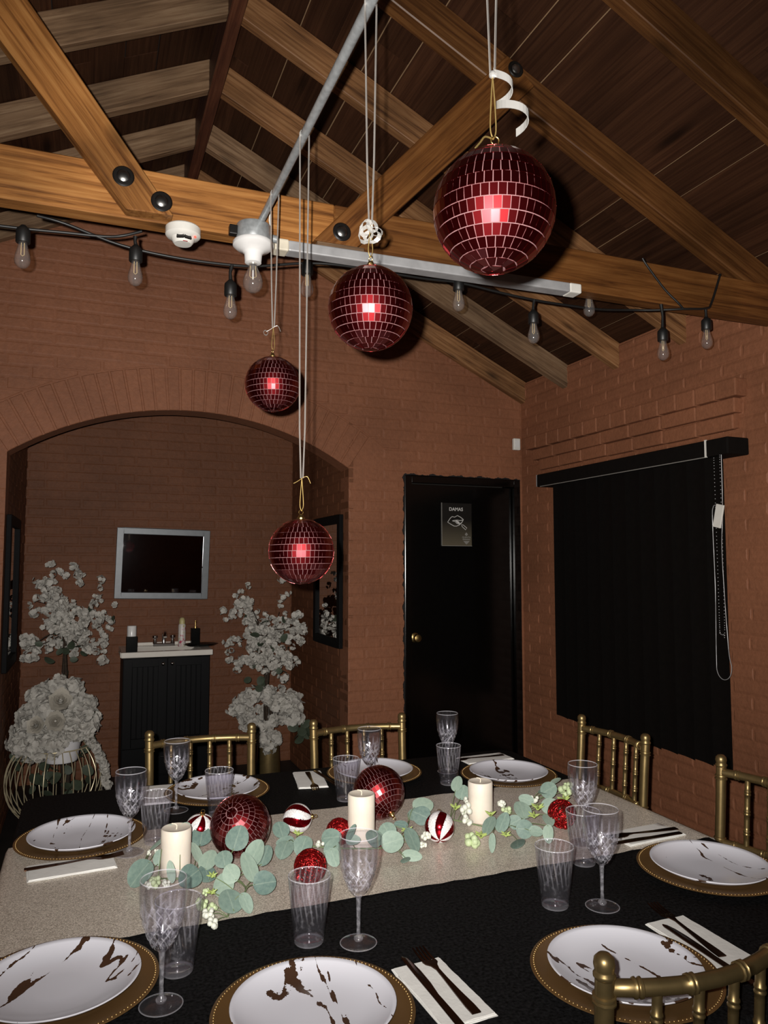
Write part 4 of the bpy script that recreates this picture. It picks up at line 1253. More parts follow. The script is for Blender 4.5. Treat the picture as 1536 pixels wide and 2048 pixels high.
def blossom_tree(label, base, crown, half, seed, n, extra, bounds):
    rr = random.Random(seed)
    t = thing('blossom_tree', label, 'artificial tree', base, 0, 'artificial blossom trees in the alcove')
    B = Vector(base); C = Vector(crown) - B
    top = Vector((C.x * .9, C.y, C.z - half[2] * .2))
    for s in range(3):
        o = Vector((.014 * math.cos(s * 2.1), .014 * math.sin(s * 2.1), 0))
        MB().tube(spline([o + Vector((0, 0, .05)), o * 1.6 + Vector((C.x * .3, 0, top.z * .35)), -o * .8 + Vector((C.x * .6, 0, top.z * .7)), top + o], 6), [.016 - .008 * i / 18 for i in range(19)], 8).build('trunk', M['bark'], t, 60)
    spots = []
    nb = 13
    for k in range(nb):
        a = 2 * PI * k / nb + rr.uniform(-.3, .3); el = rr.uniform(-.75, 1.0)
        e = C + Vector((half[0] * math.cos(a) * math.cos(el * .9), half[1] * math.sin(a) * math.cos(el * .9), half[2] * math.sin(el * 1.2)))
        st = top + Vector((0, 0, rr.uniform(-.12, .1)))
        md = (st + e) / 2 + Vector((0, 0, rr.uniform(-.03, .05)))
        p = spline([st, md, e], 6)
        MB().tube(p, [.0055 - .004 * i / (len(p) - 1) for i in range(len(p))], 5).build('branch', M['bark'], t, 60)
        for q in p[4:]: spots.append(q)
    spots += [Vector(e) - B for e in extra]
    for k in range(n):
        q = spots[k % len(spots)] if k < len(spots) else rr.choice(spots)
        q = q + Vector((rr.gauss(0, .040), rr.gauss(0, .04), rr.gauss(0, .038)))
        g = q + B
        q = Vector((min(max(g.x, bounds[0]), bounds[1]), min(max(g.y, bounds[2]), bounds[3]), g.z)) - B
        link('blossom_cluster', rr.choice(CLUST), t, mw=Matrix.Translation(q) @ Euler((rr.uniform(0, 6), rr.uniform(0, 6), rr.uniform(0, 6))).to_matrix().to_4x4() @ Matrix.Scale(rr.uniform(.52, .84), 4))
    for k in range(26):
        q = top + Vector((rr.gauss(0, .09), rr.gauss(0, .07), rr.uniform(-.32, .15)))
        link('leaf', DLEAF, t, mw=Matrix.Translation(q) @ Euler((rr.uniform(0, 6), rr.uniform(0, 6), rr.uniform(0, 6))).to_matrix().to_4x4() @ Matrix.Scale(rr.uniform(.7, 1.1), 4))
    return t
blossom_tree('white blossom tree in the left corner behind the wire globe', (-.10, 5.30, 0), (-.13, 5.22, 1.15), (.27, .22, .30), 4, 235,
             [(-.06, 5.2, 1.46), (-.05, 5.2, 1.42), (-.20, 5.2, 1.44), (-.21, 5.2, 1.40), (.06, 5.2, 1.36), (.12, 5.2, 1.33), (.14, 5.2, 1.02), (.12, 5.2, .94)], (AL + .06, 10, 4.9, YBACK - .06))
blossom_tree('white blossom tree right of the washbasin rising from a gold vase', (1.20, 5.25, .26), (1.17, 5.2, 1.05), (.24, .20, .31), 9, 235,
             [(.92, 5.2, 1.18), (.98, 5.2, 1.14), (1.0, 5.2, 1.26), (1.0, 5.2, 1.34), (1.26, 5.2, 1.37), (1.30, 5.2, 1.32), (1.30, 5.2, .76), (1.32, 5.2, .70), (1.36, 5.2, .62), (.90, 5.2, .88)], (.8, ARX - .07, 4.9, YBACK - .06))

# vase of the right tree with a dense white mound of flowers
vase = thing('gold_vase', 'tall gold cylinder vase under the right blossom tree', 'vase', (1.20, 5.25, 0))
MB().lathe([(0, 0), (.085, 0), (.088, .01), (.075, .26), (.078, .32), (.070, .32), (.067, .26), (.06, .02), (0, .02)], 32).build('vase_body', M['gold'], vase, 40)
mound = thing('flower_mound', 'dense white flower mound at the foot of the right blossom tree', 'flowers', (1.18, 5.20, .30))
rr = random.Random(31)
def mound_fill(root, c, half, n, meshes, rr, lower=-.3, name='hydrangea_cluster', bounds=None, scale=(.8, 1.1)):
    for k in range(n):
        while True:
            d = Vector((rr.gauss(0, 1), rr.gauss(0, 1), rr.gauss(0, 1))).normalized()
            if d.z > lower: break
        d *= rr.uniform(.72, 1.0)
        q = Vector((c[0] + d.x * half[0], c[1] + d.y * half[1], c[2] + d.z * half[2]))
        if bounds:
            g = q + Vector(root.location); q.x += min(0, bounds - g.x)
        link(name, rr.choice(meshes), root, mw=Matrix.Translation(q) @ Euler((rr.uniform(0, 6), rr.uniform(0, 6), rr.uniform(0, 6))).to_matrix().to_4x4() @ Matrix.Scale(rr.uniform(*scale), 4))
mound_fill(mound, (0, 0, .20), (.25, .20, .15), 95, FLOR, rr, -.75, bounds=ARX - .09)
mound_fill(mound, (-.03, -.12, .04), (.09, .08, .10), 12, FLOR, rr, -1)
for k in range(14):
    a = rr.uniform(-1.2, 1.2); q = Vector((.20 + .06 * rr.random(), -.1 + .1 * math.sin(a), .02 + .12 * rr.random()))
    link('leaf', DLEAF, mound, mw=Matrix.Translation(q) @ Euler((rr.uniform(0, 6), rr.uniform(0, 6), rr.uniform(0, 6))).to_matrix().to_4x4() @ Matrix.Scale(1.2, 4))

# gold wire globe planter with hydrangeas and trailing greenery
GX, GY, GR = -.145, 4.86, .268
globe = thing('wire_globe', 'round gold wire globe planter standing in front of the left tree', 'planter', (GX, GY, 0))
ng = 32
for k in range(ng):
    a = 2 * PI * k / ng
    pts = []
    for i in range(15):
        th = R(-80) + (R(44) + R(80)) * i / 14
        pts.append((GR * math.cos(th) * math.cos(a), GR * math.cos(th) * math.sin(a), GR + GR * math.sin(th)))
    MB().tube(pts, .0028, 5).build('wire', M['wire_gold'], globe, 60)
for th in (R(-80), R(44)):
    rad = GR * math.cos(th)
    MB().tube([(rad * math.cos(a), rad * math.sin(a), GR + GR * math.sin(th)) for a in [2 * PI * i / 40 for i in range(40)]], .004, 6, closed=True).build('ring', M['wire_gold'], globe, 60)
pot = thing('flower_pot', 'white pot of flowers held inside the gold wire globe', 'pot', (GX + .03, GY - .04, .375))
MB().lathe([(0, 0), (.085, 0), (.09, .01), (.108, .13), (.112, .14), (.102, .14), (.095, .12), (.075, .02), (0, .02)], 32).build('pot_body', M['basket'], pot, 40)
arr = thing('flower_arrangement', 'white hydrangea and rose arrangement spilling over the wire globe', 'flowers', (GX, GY, .52))
rr = random.Random(77)
mound_fill(arr, (.0, 0, .06), (.215, .22, .26), 120, FLOR, rr, -.25)
mound_fill(arr, (-.09, -.14, -.02), (.13, .09, .07), 30, FLOR, rr, -1)
mound_fill(arr, (.06, -.17, .06), (.14, .05, .06), 14, FLOR, rr, -1)
for i in range(16):                          # one trailing strand of blossoms on the right
    t = i / 15
    q = Vector((.15 + .13 * math.sin(t * 1.7), -.16 + .02 * t, .02 - .36 * t ** 1.2))
    link('hydrangea_cluster', rr.choice(FLOR), arr, mw=Matrix.Translation(q) @ Euler((rr.uniform(0, 6), rr.uniform(0, 6), 0)).to_matrix().to_4x4() @ Matrix.Scale(.62, 4))
def rose(root, c, n, r):
    m = MB(); rq = random.Random(int(r * 1e4)); n = Vector(n).normalized(); u = n.orthogonal().normalized(); w = n.cross(u)
    for ring in range(6):
        k = 5 if ring < 5 else 3
        rad = r * (1 - ring * .155); lift = r * (.16 * ring)
        for j in range(k):
            a = 2 * PI * j / k + ring * .6
            pts = []; jr = rq.uniform(.86, 1.12); jl = rq.uniform(-.08, .10) * r
            for sgn in (-.75, 0, .75):
                b = a + sgn * PI / k * 1.35
                d = u * math.cos(b) + w * math.sin(b)
                pts.append(d * rad * .45 + n * (lift - r * .3)); pts.append(d * rad * jr * (1.0 if sgn == 0 else .86) + n * (lift + jl + r * (.34 if sgn == 0 else .18)))
            m.add([Vector(c) + p for p in pts], [(0, 2, 3, 1), (2, 4, 5, 3)])
    m.build('rose', M['cream_petal'], root, 180)
rose(arr, (.02, -.20, .22), (.05, -1, .45), .068)
rose(arr, (.00, -.25, .12), (0, -1, .25), .062)
rose(arr, (-.10, -.22, .10), (-.3, -1, .3), .05)
for k in range(60):
    a = rr.uniform(0, 2 * PI)
    q = Vector((.215 * math.cos(a) * rr.uniform(.5, 1.0), .22 * math.sin(a), rr.uniform(-.33, .12)))
    if q.y < -.12 and abs(q.x) < .13 and q.z > -.16: continue
    link('leaf', DLEAF, arr, mw=Matrix.Translation(q) @ Euler((rr.uniform(0, 6), rr.uniform(0, 6), rr.uniform(0, 6))).to_matrix().to_4x4() @ Matrix.Scale(rr.uniform(.7, 1.25), 4))

# ================================================================== TABLE
T = 0.76
TX0, TX1, TY0, TY1 = -.165, 1.60, 0.985, 2.712
table = thing('banquet_table', 'square banquet table hidden under the black cloth', 'table', ((TX0 + TX1) / 2, (TY0 + TY1) / 2, 0))
hw, hd = (TX1 - TX0) / 2 - .006, (TY1 - TY0) / 2 - .006
MB().box(-hw, hw, -hd, hd, T - .035, T - .004).build('table_top', M['table'], table, bevel=.005)
for sx_ in (-1, 1):
    for sy_ in (-1, 1):
        MB().tube([(sx_ * .30, sy_ * .30, 0), (sx_ * .30, sy_ * .30, T - .03)], .016, 10).build('leg', M['steel'], table, 60)

def tablecloth():
    m = MB()
    cx, cy = (TX0 + TX1) / 2, (TY0 + TY1) / 2
    a, b, rc = (TX1 - TX0) / 2, (TY1 - TY0) / 2, .06
    per = []
    nc, ns = 10, 44
    for (sx_, sy_, a0) in ((1, 1, 0), (-1, 1, PI / 2), (-1, -1, PI), (1, -1, 3 * PI / 2)):
        for i in range(nc):
            t = a0 + (PI / 2) * i / nc
            per.append((sx_ * (a - rc) + rc * math.cos(t), sy_ * (b - rc) + rc * math.sin(t), math.cos(t), math.sin(t)))
        t = a0 + PI / 2
        p0 = (sx_ * (a - rc) + rc * math.cos(t), sy_ * (b - rc) + rc * math.sin(t))
        nx = {0: (-1, 1), 1: (-1, -1), 2: (1, -1), 3: (1, 1)}[int(round(a0 / (PI / 2)))]
        t2 = a0 + PI / 2
        p1 = (nx[0] * (a - rc) + rc * math.cos(t2), nx[1] * (b - rc) + rc * math.sin(t2))
        for i in range(ns):
            f = i / ns
            per.append((p0[0] + (p1[0] - p0[0]) * f, p0[1] + (p1[1] - p0[1]) * f, math.cos(t2), math.sin(t2)))
    n = len(per)
    rings = []
    rr = random.Random(5)
    ph = rr.uniform(0, 6)
    s = 0; acc = [0]
    for i in range(1, n):
        s += math.hypot(per[i][0] - per[i-1][0], per[i][1] - per[i-1][1]); acc.append(s)
    for (off, dz) in ((-.004, 0), (.002, -.0015), (.006, -.007), (.008, -.016), (.010, -.05), (.014, -.10), (.018, -.15), (.022, -.205)):
        ring = []
        for i, (x, y, nx_, ny_) in enumerate(per):
            w = max(0, -dz - .01) * .10 * (math.sin(acc[i] * 17 + ph) + .6 * math.sin(acc[i] * 31 + 1.3) + .9)
            ring.append((cx + x + nx_ * (off + w), cy + y + ny_ * (off + w), T + dz))
        rings.append(ring)
    vs = [p for r_ in rings for p in r_]
    fs = [tuple(range(n))]
    for k in range(len(rings) - 1):
        for i in range(n):
            j = (i + 1) % n
            fs.append((k * n + j, k * n + i, (k + 1) * n + i, (k + 1) * n + j))
    return m.add(vs, fs)
tc_ob = tag(tablecloth().build('tablecloth', M['cloth'], smooth=60), 'black textured cloth covering the square table', 'tablecloth')

def runner():
    m = MB(); y0, y1 = 1.635, 2.250
    xs = [TX0 - .012 + (TX1 + .024 - TX0) * i / 60 for i in range(61)]
    prof = [(TX0 - .028, T - .13), (TX0 - .022, T - .05), (TX0 - .016, T - .010), (TX0 - .010, T - .0005), (TX0 + .002, T + .0022)]
    prof += [(TX0 + .02 + (TX1 - TX0 - .04) * i / 50, T + .0022) for i in range(51)]
    prof += [(TX1 - .002, T + .0022), (TX1 + .010, T - .0005), (TX1 + .016, T - .010), (TX1 + .022, T - .05), (TX1 + .028, T - .11)]
    rr = random.Random(3)
    rows = []
    nj = 14
    for (x, z) in prof:
        e0, e1 = rr.uniform(-.004, .004), rr.uniform(-.004, .004)
        rows.append([(x, y0 + e0 + (y1 + e1 - y0 - e0) * j / nj, z) for j in range(nj + 1)])
    vs = [p for r_ in rows for p in r_]; k = nj + 1
    fs = [(i * k + j, i * k + k + j, i * k + k + j + 1, i * k + j + 1) for i in range(len(rows) - 1) for j in range(nj)]
    return m.add(vs, fs)
tag(runner().build('table_runner', M['runner'], smooth=60), 'champagne sequin runner laid across the black tablecloth', 'table runner')

# ---------------------------------------------------------------- place settings
PR, CR = .1365, .168
plate_me = MB().lathe([(0, .004), (.075, .004), (.080, .0045), (.112, .011), (.130, .0195), (PR, .024), (PR + .0004, .0252), (PR - .001, .0262), (.129, .0225), (.111, .0145), (.080, .0078), (.04, .0070), (0, .0068)], 72).mesh('plate', M['plate'], 180)
charger_me = MB().lathe([(0, .001), (.105, .001), (.110, .002), (.135, .0075), (CR - .002, .0105), (CR, .0118), (CR - .0015, .0132), (CR - .012, .0124), (.137, .0105), (.118, .0052), (.104, .0040), (0, .0040)], 80).mesh('charger_dish', M['charger'], 60)
def beads_mesh():
    m = MB(); n = 130
    for k in range(n):
        a = 2 * PI * k / n
        m.sphere(((CR - .0065) * math.cos(a), (CR - .0065) * math.sin(a), .0126), .0023, 6, 4)
    return m.mesh('bead_rim', M['rim_bead'], 180)
beads_me = beads_mesh()

def tumbler_meshes():
    zs = [0, .0, .004, .010] + [.010 + .118 * i / 26 for i in range(1, 27)]
    prof_o, prof_i = [], []
    def rad(z): return .0285 + (.0425 - .0285) * (z / .128) ** .85
    pr = [(0, .0015), (.024, .0015), (.0275, 0), (.0290, .002)]
    for i in range(28):
        z = .004 + .124 * i / 27
        pr.append((rad(z), z))
    pr.append((rad(.128) - .0008, .1288))
    for i in range(24, -1, -1):
        z = .010 + .1175 * i / 24
        pr.append((rad(z) - .0017, z))
    pr += [(.024, .0085), (0, .0085)]
    def fn(i, j, a, r, z):
        if i < 33 or z < .03 or r < .02: return 0
        am = min(1, max(0, (z - .045) / .03))
        return .0014 * am * math.sin(22 * a + 95 * z)
    return MB().lathe(pr, 110, fn=fn).mesh('tumbler', M['cup'], 60)
tumbler_me = tumbler_meshes()

def goblet_meshes():
    # bowl from the stem joint up; lower two thirds carry a cut diamond pattern
    zb, zt = .092, .208
    def rad(t):                                   # 0..1 up the bowl
        return .010 + .0300 * math.sin(min(1, t * 1.18) * PI / 2) ** .72 - (.0012 * max(0, t - .8) / .2)
    pr = [(0, zb - .006), (.006, zb - .004)]
    n = 22
    for i in range(n + 1): pr.append((rad(i / n), zb + (zt - zb) * i / n))
    pr.append((rad(1) - .0009, zt + .0008))
    for i in range(n, 1, -1): pr.append((max(.002, rad(i / n) - .0018 - .003 * max(0, .35 - i / n)), zb + (zt - zb) * i / n))
    pr.append((0, zb + .010))
    def fn(i, j, a, r, z):
        k = i - 2
        if 1 <= k <= 14 and i <= n + 2:
            am = .0016 if k < 11 else .0016 * (14 - k) / 3
            return am if ((j // 2) + (k // 2)) % 2 else -am * .4
        return 0
    bowl = MB().lathe(pr, 40, fn=fn).mesh('bowl', M['cup_bowl'], 22)
    stem = MB().lathe([(0, zb - .0045), (.0055, zb - .004), (.0048, zb - .012), (.0040, .06), (.0037, .03), (.0042, .016), (.0090, .0125), (.0098, .0095), (.0080, .0060), (0, .0058)], 12).mesh('stem', M['cup_stem'], 40)
    foot = MB().lathe([(0, .0005), (.033, .0), (.0360, .0008), (.0366, .0018), (.0350, .0028), (.022, .0036), (.010, .0052), (0, .0054)], 44).mesh('foot', M['cup_foot'], 50)
    return bowl, stem, foot
bowl_me, stem_me, foot_me = goblet_meshes()

def fork_mesh():
    L, t = .198, .0011
    m = MB()
    # centre line height along the fork (gentle S), and half width
    st = [(0, .0075, .0030), (.02, .0078, .0028), (.06, .0055, .0026), (.10, .0036, .0034), (.125, .0030, .0042), (.138, .0060, .0040), (.147, .0115, .0030), (.157, .0125, .0018)]
    vs, fs = [], []
    for y, hw_, z in st: vs += [(-hw_, y, z - t), (hw_, y, z - t), (hw_, y, z + t), (-hw_, y, z + t)]
    for i in range(len(st) - 1):
        for k in range(4): fs.append((i * 4 + k, i * 4 + (k + 1) % 4, i * 4 + 4 + (k + 1) % 4, i * 4 + 4 + k))
    fs += [(3, 2, 1, 0), tuple((len(st) - 1) * 4 + k for k in range(4))]
    m.add(vs, fs)
    for k in range(4):                        # tines
        x = -.0098 + k * .00655
        vs, fs = [], []
        q = [(.155, .0020, .0018), (.172, .0018, .0014), (.186, .0016, .0024), (.200, .0009, .0044)]
        for y, hw_, z in q: vs += [(x - hw_, y, z - t * .8), (x + hw_, y, z - t * .8), (x + hw_, y, z + t * .8), (x - hw_, y, z + t * .8)]
        for i in range(3):
            for j in range(4): fs.append((i * 4 + j, i * 4 + (j + 1) % 4, i * 4 + 4 + (j + 1) % 4, i * 4 + 4 + j))
        fs += [(3, 2, 1, 0), (12, 13, 14, 15)]
        m.add(vs, fs)
    return m.mesh('fork', M['bronze'], 35)
def knife_mesh():
    m = MB()
    o = [(-.0070, 0), (.0070, 0), (.0072, .03), (.0060, .09), (.0075, .105), (.0095, .125), (.0100, .165), (.0080, .195), (.0035, .212), (-.0020, .218), (-.0055, .212), (-.0062, .16), (-.0060, .105), (-.0060, .09)]
    n = len(o); vs = []
    for z, s in ((.0008, .86), (.0030, 1.0), (.0045, .82)): vs += [(x * s, .004 + y * (.985 if s < 1 else 1), z) for x, y in o]
    fs = [tuple(range(n - 1, -1, -1)), tuple(range(2 * n, 3 * n))]
    for k in range(2):
        for i in range(n): fs.append((k * n + i, k * n + (i + 1) % n, k * n + n + (i + 1) % n, k * n + n + i))
    return m.add(vs, fs).mesh('knife', M['bronze'], 40)
fork_me, knife_me = fork_mesh(), knife_mesh()

def napkin_mesh(w, l, seed):
    """folded paper napkin: three soft layers with a slightly wrinkled top"""
    rr = random.Random(seed); m = MB()
    for layer in range(3):
        s = layer * .0016; nx, ny = 5, 8
        g = []
        for top in (0, 1):
            for j in range(ny + 1):
                for i in range(nx + 1):
                    x = (i / nx - .5) * (w - layer * .003) + rr.gauss(0, .0006); y = (j / ny - .5) * (l - layer * .004) + rr.gauss(0, .0006)
                    z = s + .0002 + (.0014 if top else 0)
                    if top and layer == 2: z += abs(rr.gauss(0, .0008)) * (0 if i in (0, nx) or j in (0, ny) else 1)
                    g.append((x, y, z))
        k = nx + 1; h = k * (ny + 1); fs = []
        for j in range(ny):
            for i in range(nx):
                a = j * k + i
                fs.append((a + k, a + k + 1, a + 1, a)); fs.append((h + a, h + a + 1, h + a + k + 1, h + a + k))
        for i in range(nx):
            fs.append((i, i + 1, h + i + 1, h + i)); a = ny * k + i; fs.append((a + 1, a, h + a, h + a + 1))
        for j in range(ny):
            a = j * k; fs.append((a + k, a, h + a, h + a + k)); a = j * k + nx; fs.append((a, a + k, h + a + k, h + a))
        m.add(g, fs)
    return m.mesh('napkin', M['napkin'], 40)
NAP = [napkin_mesh(.100, .200, s) for s in range(4)]

def put(name, me, label, cat, x, y, rz, group, z=T):
    o = link(name, me, None)
    o.location = (x, y, z); o.rotation_euler = (0, 0, rz)
    return tag(o, label, cat, group)
RT = .0022                                     # runner thickness

SEATS = [  # key, plate x, y, facing angle, words, goblet xy, tumbler xy, runner under goblet, under tumbler
 ('L1', .004, 2.235, 'left end of the table nearest the wire globe', (.118, 2.093), (.187, 2.150), 1, 1),
 ('F1', .412, 2.533, 'far side in front of the washbasin cabinet', (.267, 2.402), (.383, 2.327), 0, 0),
 ('F2', .965, 2.548, 'far side behind the second table mirror ball', (.872, 2.350), (.781, 2.318), 0, 0),
 ('R1', 1.395, 2.352, 'far right corner in front of the door', (1.225, 2.490), (1.163, 2.356), 0, 0),
 ('R2', 1.424, 1.462, 'right end of the table below the window blind', (1.250, 1.722), (1.170, 1.615), 1, 0),
 ('N2', .923, 1.158, 'near side right behind the nearest gold chair', (1.061, 1.400), (.968, 1.442), 0, 0),
 ('N1', .365, 1.245, 'near side at the bottom centre', (.514, 1.445), (.425, 1.486), 0, 0),
 ('L2', -.028, 1.480, 'left end in the bottom left corner', (.134, 1.369), (.171, 1.470), 0, 0)]
for key, x, y, wh, g, tb, gr, tr_ in SEATS:
    half = .5 * RT if key in ('L1', 'R2') else 0
    rz = rnd.uniform(0, 6)
    ch = thing('charger_plate', 'bronze charger with beaded gold rim, ' + wh, 'charger', (x, y, T + (RT if key in ('L1',) else .0005)), rz, 'bronze chargers on the table')
    if key == 'L1': ch.location.z = T + RT
    link('charger_dish', charger_me, ch); tag(link('bead_rim', beads_me, ch), kind='stuff')
    put('dinner_plate', plate_me, 'white plate with bronze marbling, ' + wh, 'plate', x, y, rz + 1, 'marbled plates on the table', ch.location.z + .0042 - .0038)
    gb = thing('goblet', 'clear cut plastic goblet, ' + wh, 'goblet', (g[0], g[1], T + (RT if gr else .0005)), rnd.uniform(0, 6), 'clear goblets on the table')
    b = link('bowl', bowl_me, gb); link('stem', stem_me, gb); link('foot', foot_me, gb)
    put('tumbler', tumbler_me, 'clear swirled plastic tumbler, ' + wh, 'tumbler', tb[0], tb[1], rnd.uniform(0, 6), 'clear tumblers on the table', T + (RT if tr_ else .0005))

def setting(key, wh, nx, ny, nrz, fork=None, knife=None, z=T):
    """napkin centre and turn; cutlery given as (x, y, turn) of the handle end"""
    put('napkin', NAP[rnd.randrange(4)], 'folded white paper napkin, ' + wh, 'napkin', nx, ny, nrz, 'paper napkins on the table', z + .0004)
    if fork: put('fork', fork_me, 'dark bronze fork, ' + wh, 'fork', fork[0], fork[1], fork[2], 'bronze forks on the napkins', z + .0062).scale = (1.1, 1.14, 1.0)
    if knife: put('knife', knife_me, 'dark bronze knife, ' + wh, 'knife', knife[0], knife[1], knife[2], 'bronze knives on the napkins', z + .0062).scale = (1.05, 1.08, 1.0)
setting('N1', 'right of the bottom centre plate', .592, 1.232, R(3), (.612, 1.142, R(1)), (.573, 1.112, R(1)))
setting('N2', 'right of the near right plate', 1.140, 1.200, R(0), (1.128, 1.132, R(-8)), (1.106, 1.035, R(-2)))
setting('R2', 'above the right end plate by the runner', 1.445, 1.712, R(94), (1.545, 1.703, R(86)), (1.535, 1.672, R(90)), T + RT)
setting('R1', 'behind the far right corner plate', 1.440, 2.600, R(92), (1.520, 2.600, R(90)))
setting('F2', 'in the middle of the far side', .735, 2.570, R(171), (.745, 2.640, R(172)), (.775, 2.650, R(186)))
setting('F1', 'far side left of the cabinet plate', .232, 2.585, R(176))
setting('L1', 'on the runner in front of the left end plate', -.018, 2.045, R(-85), (-.124, 2.050, R(-84)), None, T + RT)

# ---------------------------------------------------------------- candles
def candle(label, x, y, h, r=.0355):
    t = thing('pillar_candle', label, 'candle', (x, y, T + RT), 0, 'ivory pillar candles on the runner')
    n = 200
    def fn(i, j, a, rr_, z): return .00022 * math.cos(66 * a) if rr_ > .03 and 1 < i < 6 else 0
    MB().lathe([(0, 0), (r - .002, 0), (r, .002), (r, h * .33), (r, h * .66), (r, h - .002), (r - .002, h), (r - .008, h - .002), (.012, h - .004), (0, h - .004)], n, fn=fn).build('wax', M['candle'], t, 50)
    MB().tube(spline([(0, 0, h - .005), (.001, 0, h + .004), (-.004, .002, h + .008), (-.011, .003, h + .009)], 4), .0016, 6).build('wick', M['wick'], t)
candle('ivory pillar candle among the leaves at the left', .216, 1.925, .106)
candle('tallest ivory pillar candle in the middle of the runner', .692, 1.925, .135)
candle('ivory pillar candle at the right of the centrepiece', 1.082, 1.985, .112)

# ---------------------------------------------------------------- table mirror balls
def table_ball(label, x, y, rot, seed):
    root = thing('mirror_ball', label, 'mirror ball', (x, y, T + RT + BR + .0008), 0, 'mirror balls lying on the runner')
    disco_ball(root, rot, 260, seed)
    ball_cap(root, rot.to_4x4())
def pole_to(d, spin=0.0):
    return Vector((0, 0, 1)).rotation_difference(Vector(d).normalized()).to_matrix() @ Matrix.Rotation(spin, 3, 'Z')
table_ball('maroon mirror ball lying among the left eucalyptus leaves', .379, 1.965, pole_to((.42, .62, -.66)), 21)
table_ball('maroon mirror ball lying behind the middle candle', .808, 2.100, pole_to((.22, -.74, -.58)), 24)

# ---------------------------------------------------------------- striped and glitter ornaments
def striped(label, x, y, d, r=.0395):
    root = thing('striped_ornament', label, 'ornament', (x, y, T + RT + r * 1.015), 0, 'red and white striped baubles')
    root.rotation_euler = pole_to(d).to_euler()
    MB().lathe([(r * math.sin(PI * i / 20), -r * math.cos(PI * i / 20)) for i in range(21)], 36).build('red_ball', M['red_gloss'], root, 180)
    for k in range(5):
        vs, fs = [], []
        nl, nw = 16, 4
        for i in range(nl + 1):
            lat = -PI / 2 + .06 + (PI - .12) * i / nl
            for j in range(nw + 1):
                lo = 2 * PI * k / 5 + (j / nw - .5) * .66 + .35 * math.sin(lat)
                rr_ = r * (1.016 if 0 < j < nw else 1.001)
                vs.append((rr_ * math.cos(lat) * math.cos(lo), rr_ * math.cos(lat) * math.sin(lo), rr_ * math.sin(lat)))
        for i in range(nl):
            for j in range(nw): fs.append((i * (nw + 1) + j, i * (nw + 1) + j + 1, (i + 1) * (nw + 1) + j + 1, (i + 1) * (nw + 1) + j))
        MB().add(vs, fs).build('white_stripe', M['white_glitter'], root, 180)
    cp = MB().lathe([(.0065, r - .002), (.007, r + .004), (.004, r + .006), (0, r + .0065)], 14).build('cap', M['bead_gold'], root, 40)
    MB().tube([(.005 * math.cos(a), 0, r + .010 + .005 * math.sin(a)) for a in [2 * PI * i / 12 for i in range(12)]], .0009, 5, closed=True).build('ring', M['bead_gold'], cp)
striped('striped bauble lying behind the runner leaves left of the tall candle', .558, 2.075, (.95, -.30, .12))
striped('striped bauble standing in front, right of the tall candle', .895, 1.870, (.35, .75, .62))
striped('striped bauble half hidden behind the left candle', .296, 2.090, (.1, -.2, .95))

def wire_ball(label, x, y, seed, r, tail):
    root = thing('glitter_ornament', label, 'ornament', (x, y, T + RT + r + .0018), 0, 'red glitter wire baubles')
    rr = random.Random(seed); m = MB()
    for k in range(84):
        n = Vector((rr.gauss(0, 1), rr.gauss(0, 1), rr.gauss(0, 1))).normalized(); u = n.orthogonal().normalized(); w = n.cross(u)
        off = rr.uniform(-.55, .55); a0 = rr.uniform(0, 6.28); ln = rr.uniform(1.6, 5)
        q = math.sqrt(1 - off * off)
        pts = [(n * off + (u * math.cos(a0 + ln * i / 14) + w * math.sin(a0 + ln * i / 14)) * q) * r * rr.uniform(.985, 1.0) for i in range(15)]
        m.tube(pts, .0014, 5)
    m.build('wire_tangle', M['red_glitter'], root, 180)
    d = Vector(tail).normalized()
    MB().tube([d * r * .93, d * r * 1.08, d * r * 1.2], [.009, .0085, .005], 10).build('cap', M['red_glitter'], root, 40)
wire_ball('red glitter wire bauble in front of the eucalyptus, behind a tumbler', .501, 1.745, 41, .0375, (-.85, -.25, -.45))
wire_ball('red glitter wire bauble touching the tall candle', .638, 1.950, 42, .0335, (.5, .5, .2))
wire_ball('red glitter wire bauble at the right end beside a goblet', 1.262, 1.840, 43, .0385, (-.25, -.75, -.6))

# ---------------------------------------------------------------- eucalyptus sprigs
L = [(0.131,1.876,0.03,0.0289,0.0318),(0.229,1.763,0.05,0.025,0.0278),(0.353,1.869,0.085,0.0272,0.029),(0.282,1.849,0.05,0.0236,0.0236),(0.307,1.786,0.07,0.0201,0.0201),(0.318,1.749,0.05,0.0202,0.018),(0.358,1.747,0.06,0.0193,0.034),(0.388,1.825,0.06,0.0238,0.0297),(0.415,1.841,0.045,0.0181,0.0271),(0.383,1.695,0.04,0.0249,0.0249),(0.301,1.658,0.03,0.0266,0.0239),(0.332,1.646,0.025,0.0133,0.0223),(0.193,1.809,0.05,0.0091,0.0238),(0.293,2.042,0.04,0.026,0.0247),(0.265,1.932,0.04,0.0135,0.0276),(0.189,2.044,0.04,0.0096,0.0319),(0.275,1.826,0.03,0.0203,0.0261),(0.301,1.752,0.025,0.0252,0.0224),(0.18,1.96,0.03,0.0134,0.0183),(0.241,1.947,0.1,0.0135,0.0099),(0.206,1.95,0.1,0.0147,0.0086)]
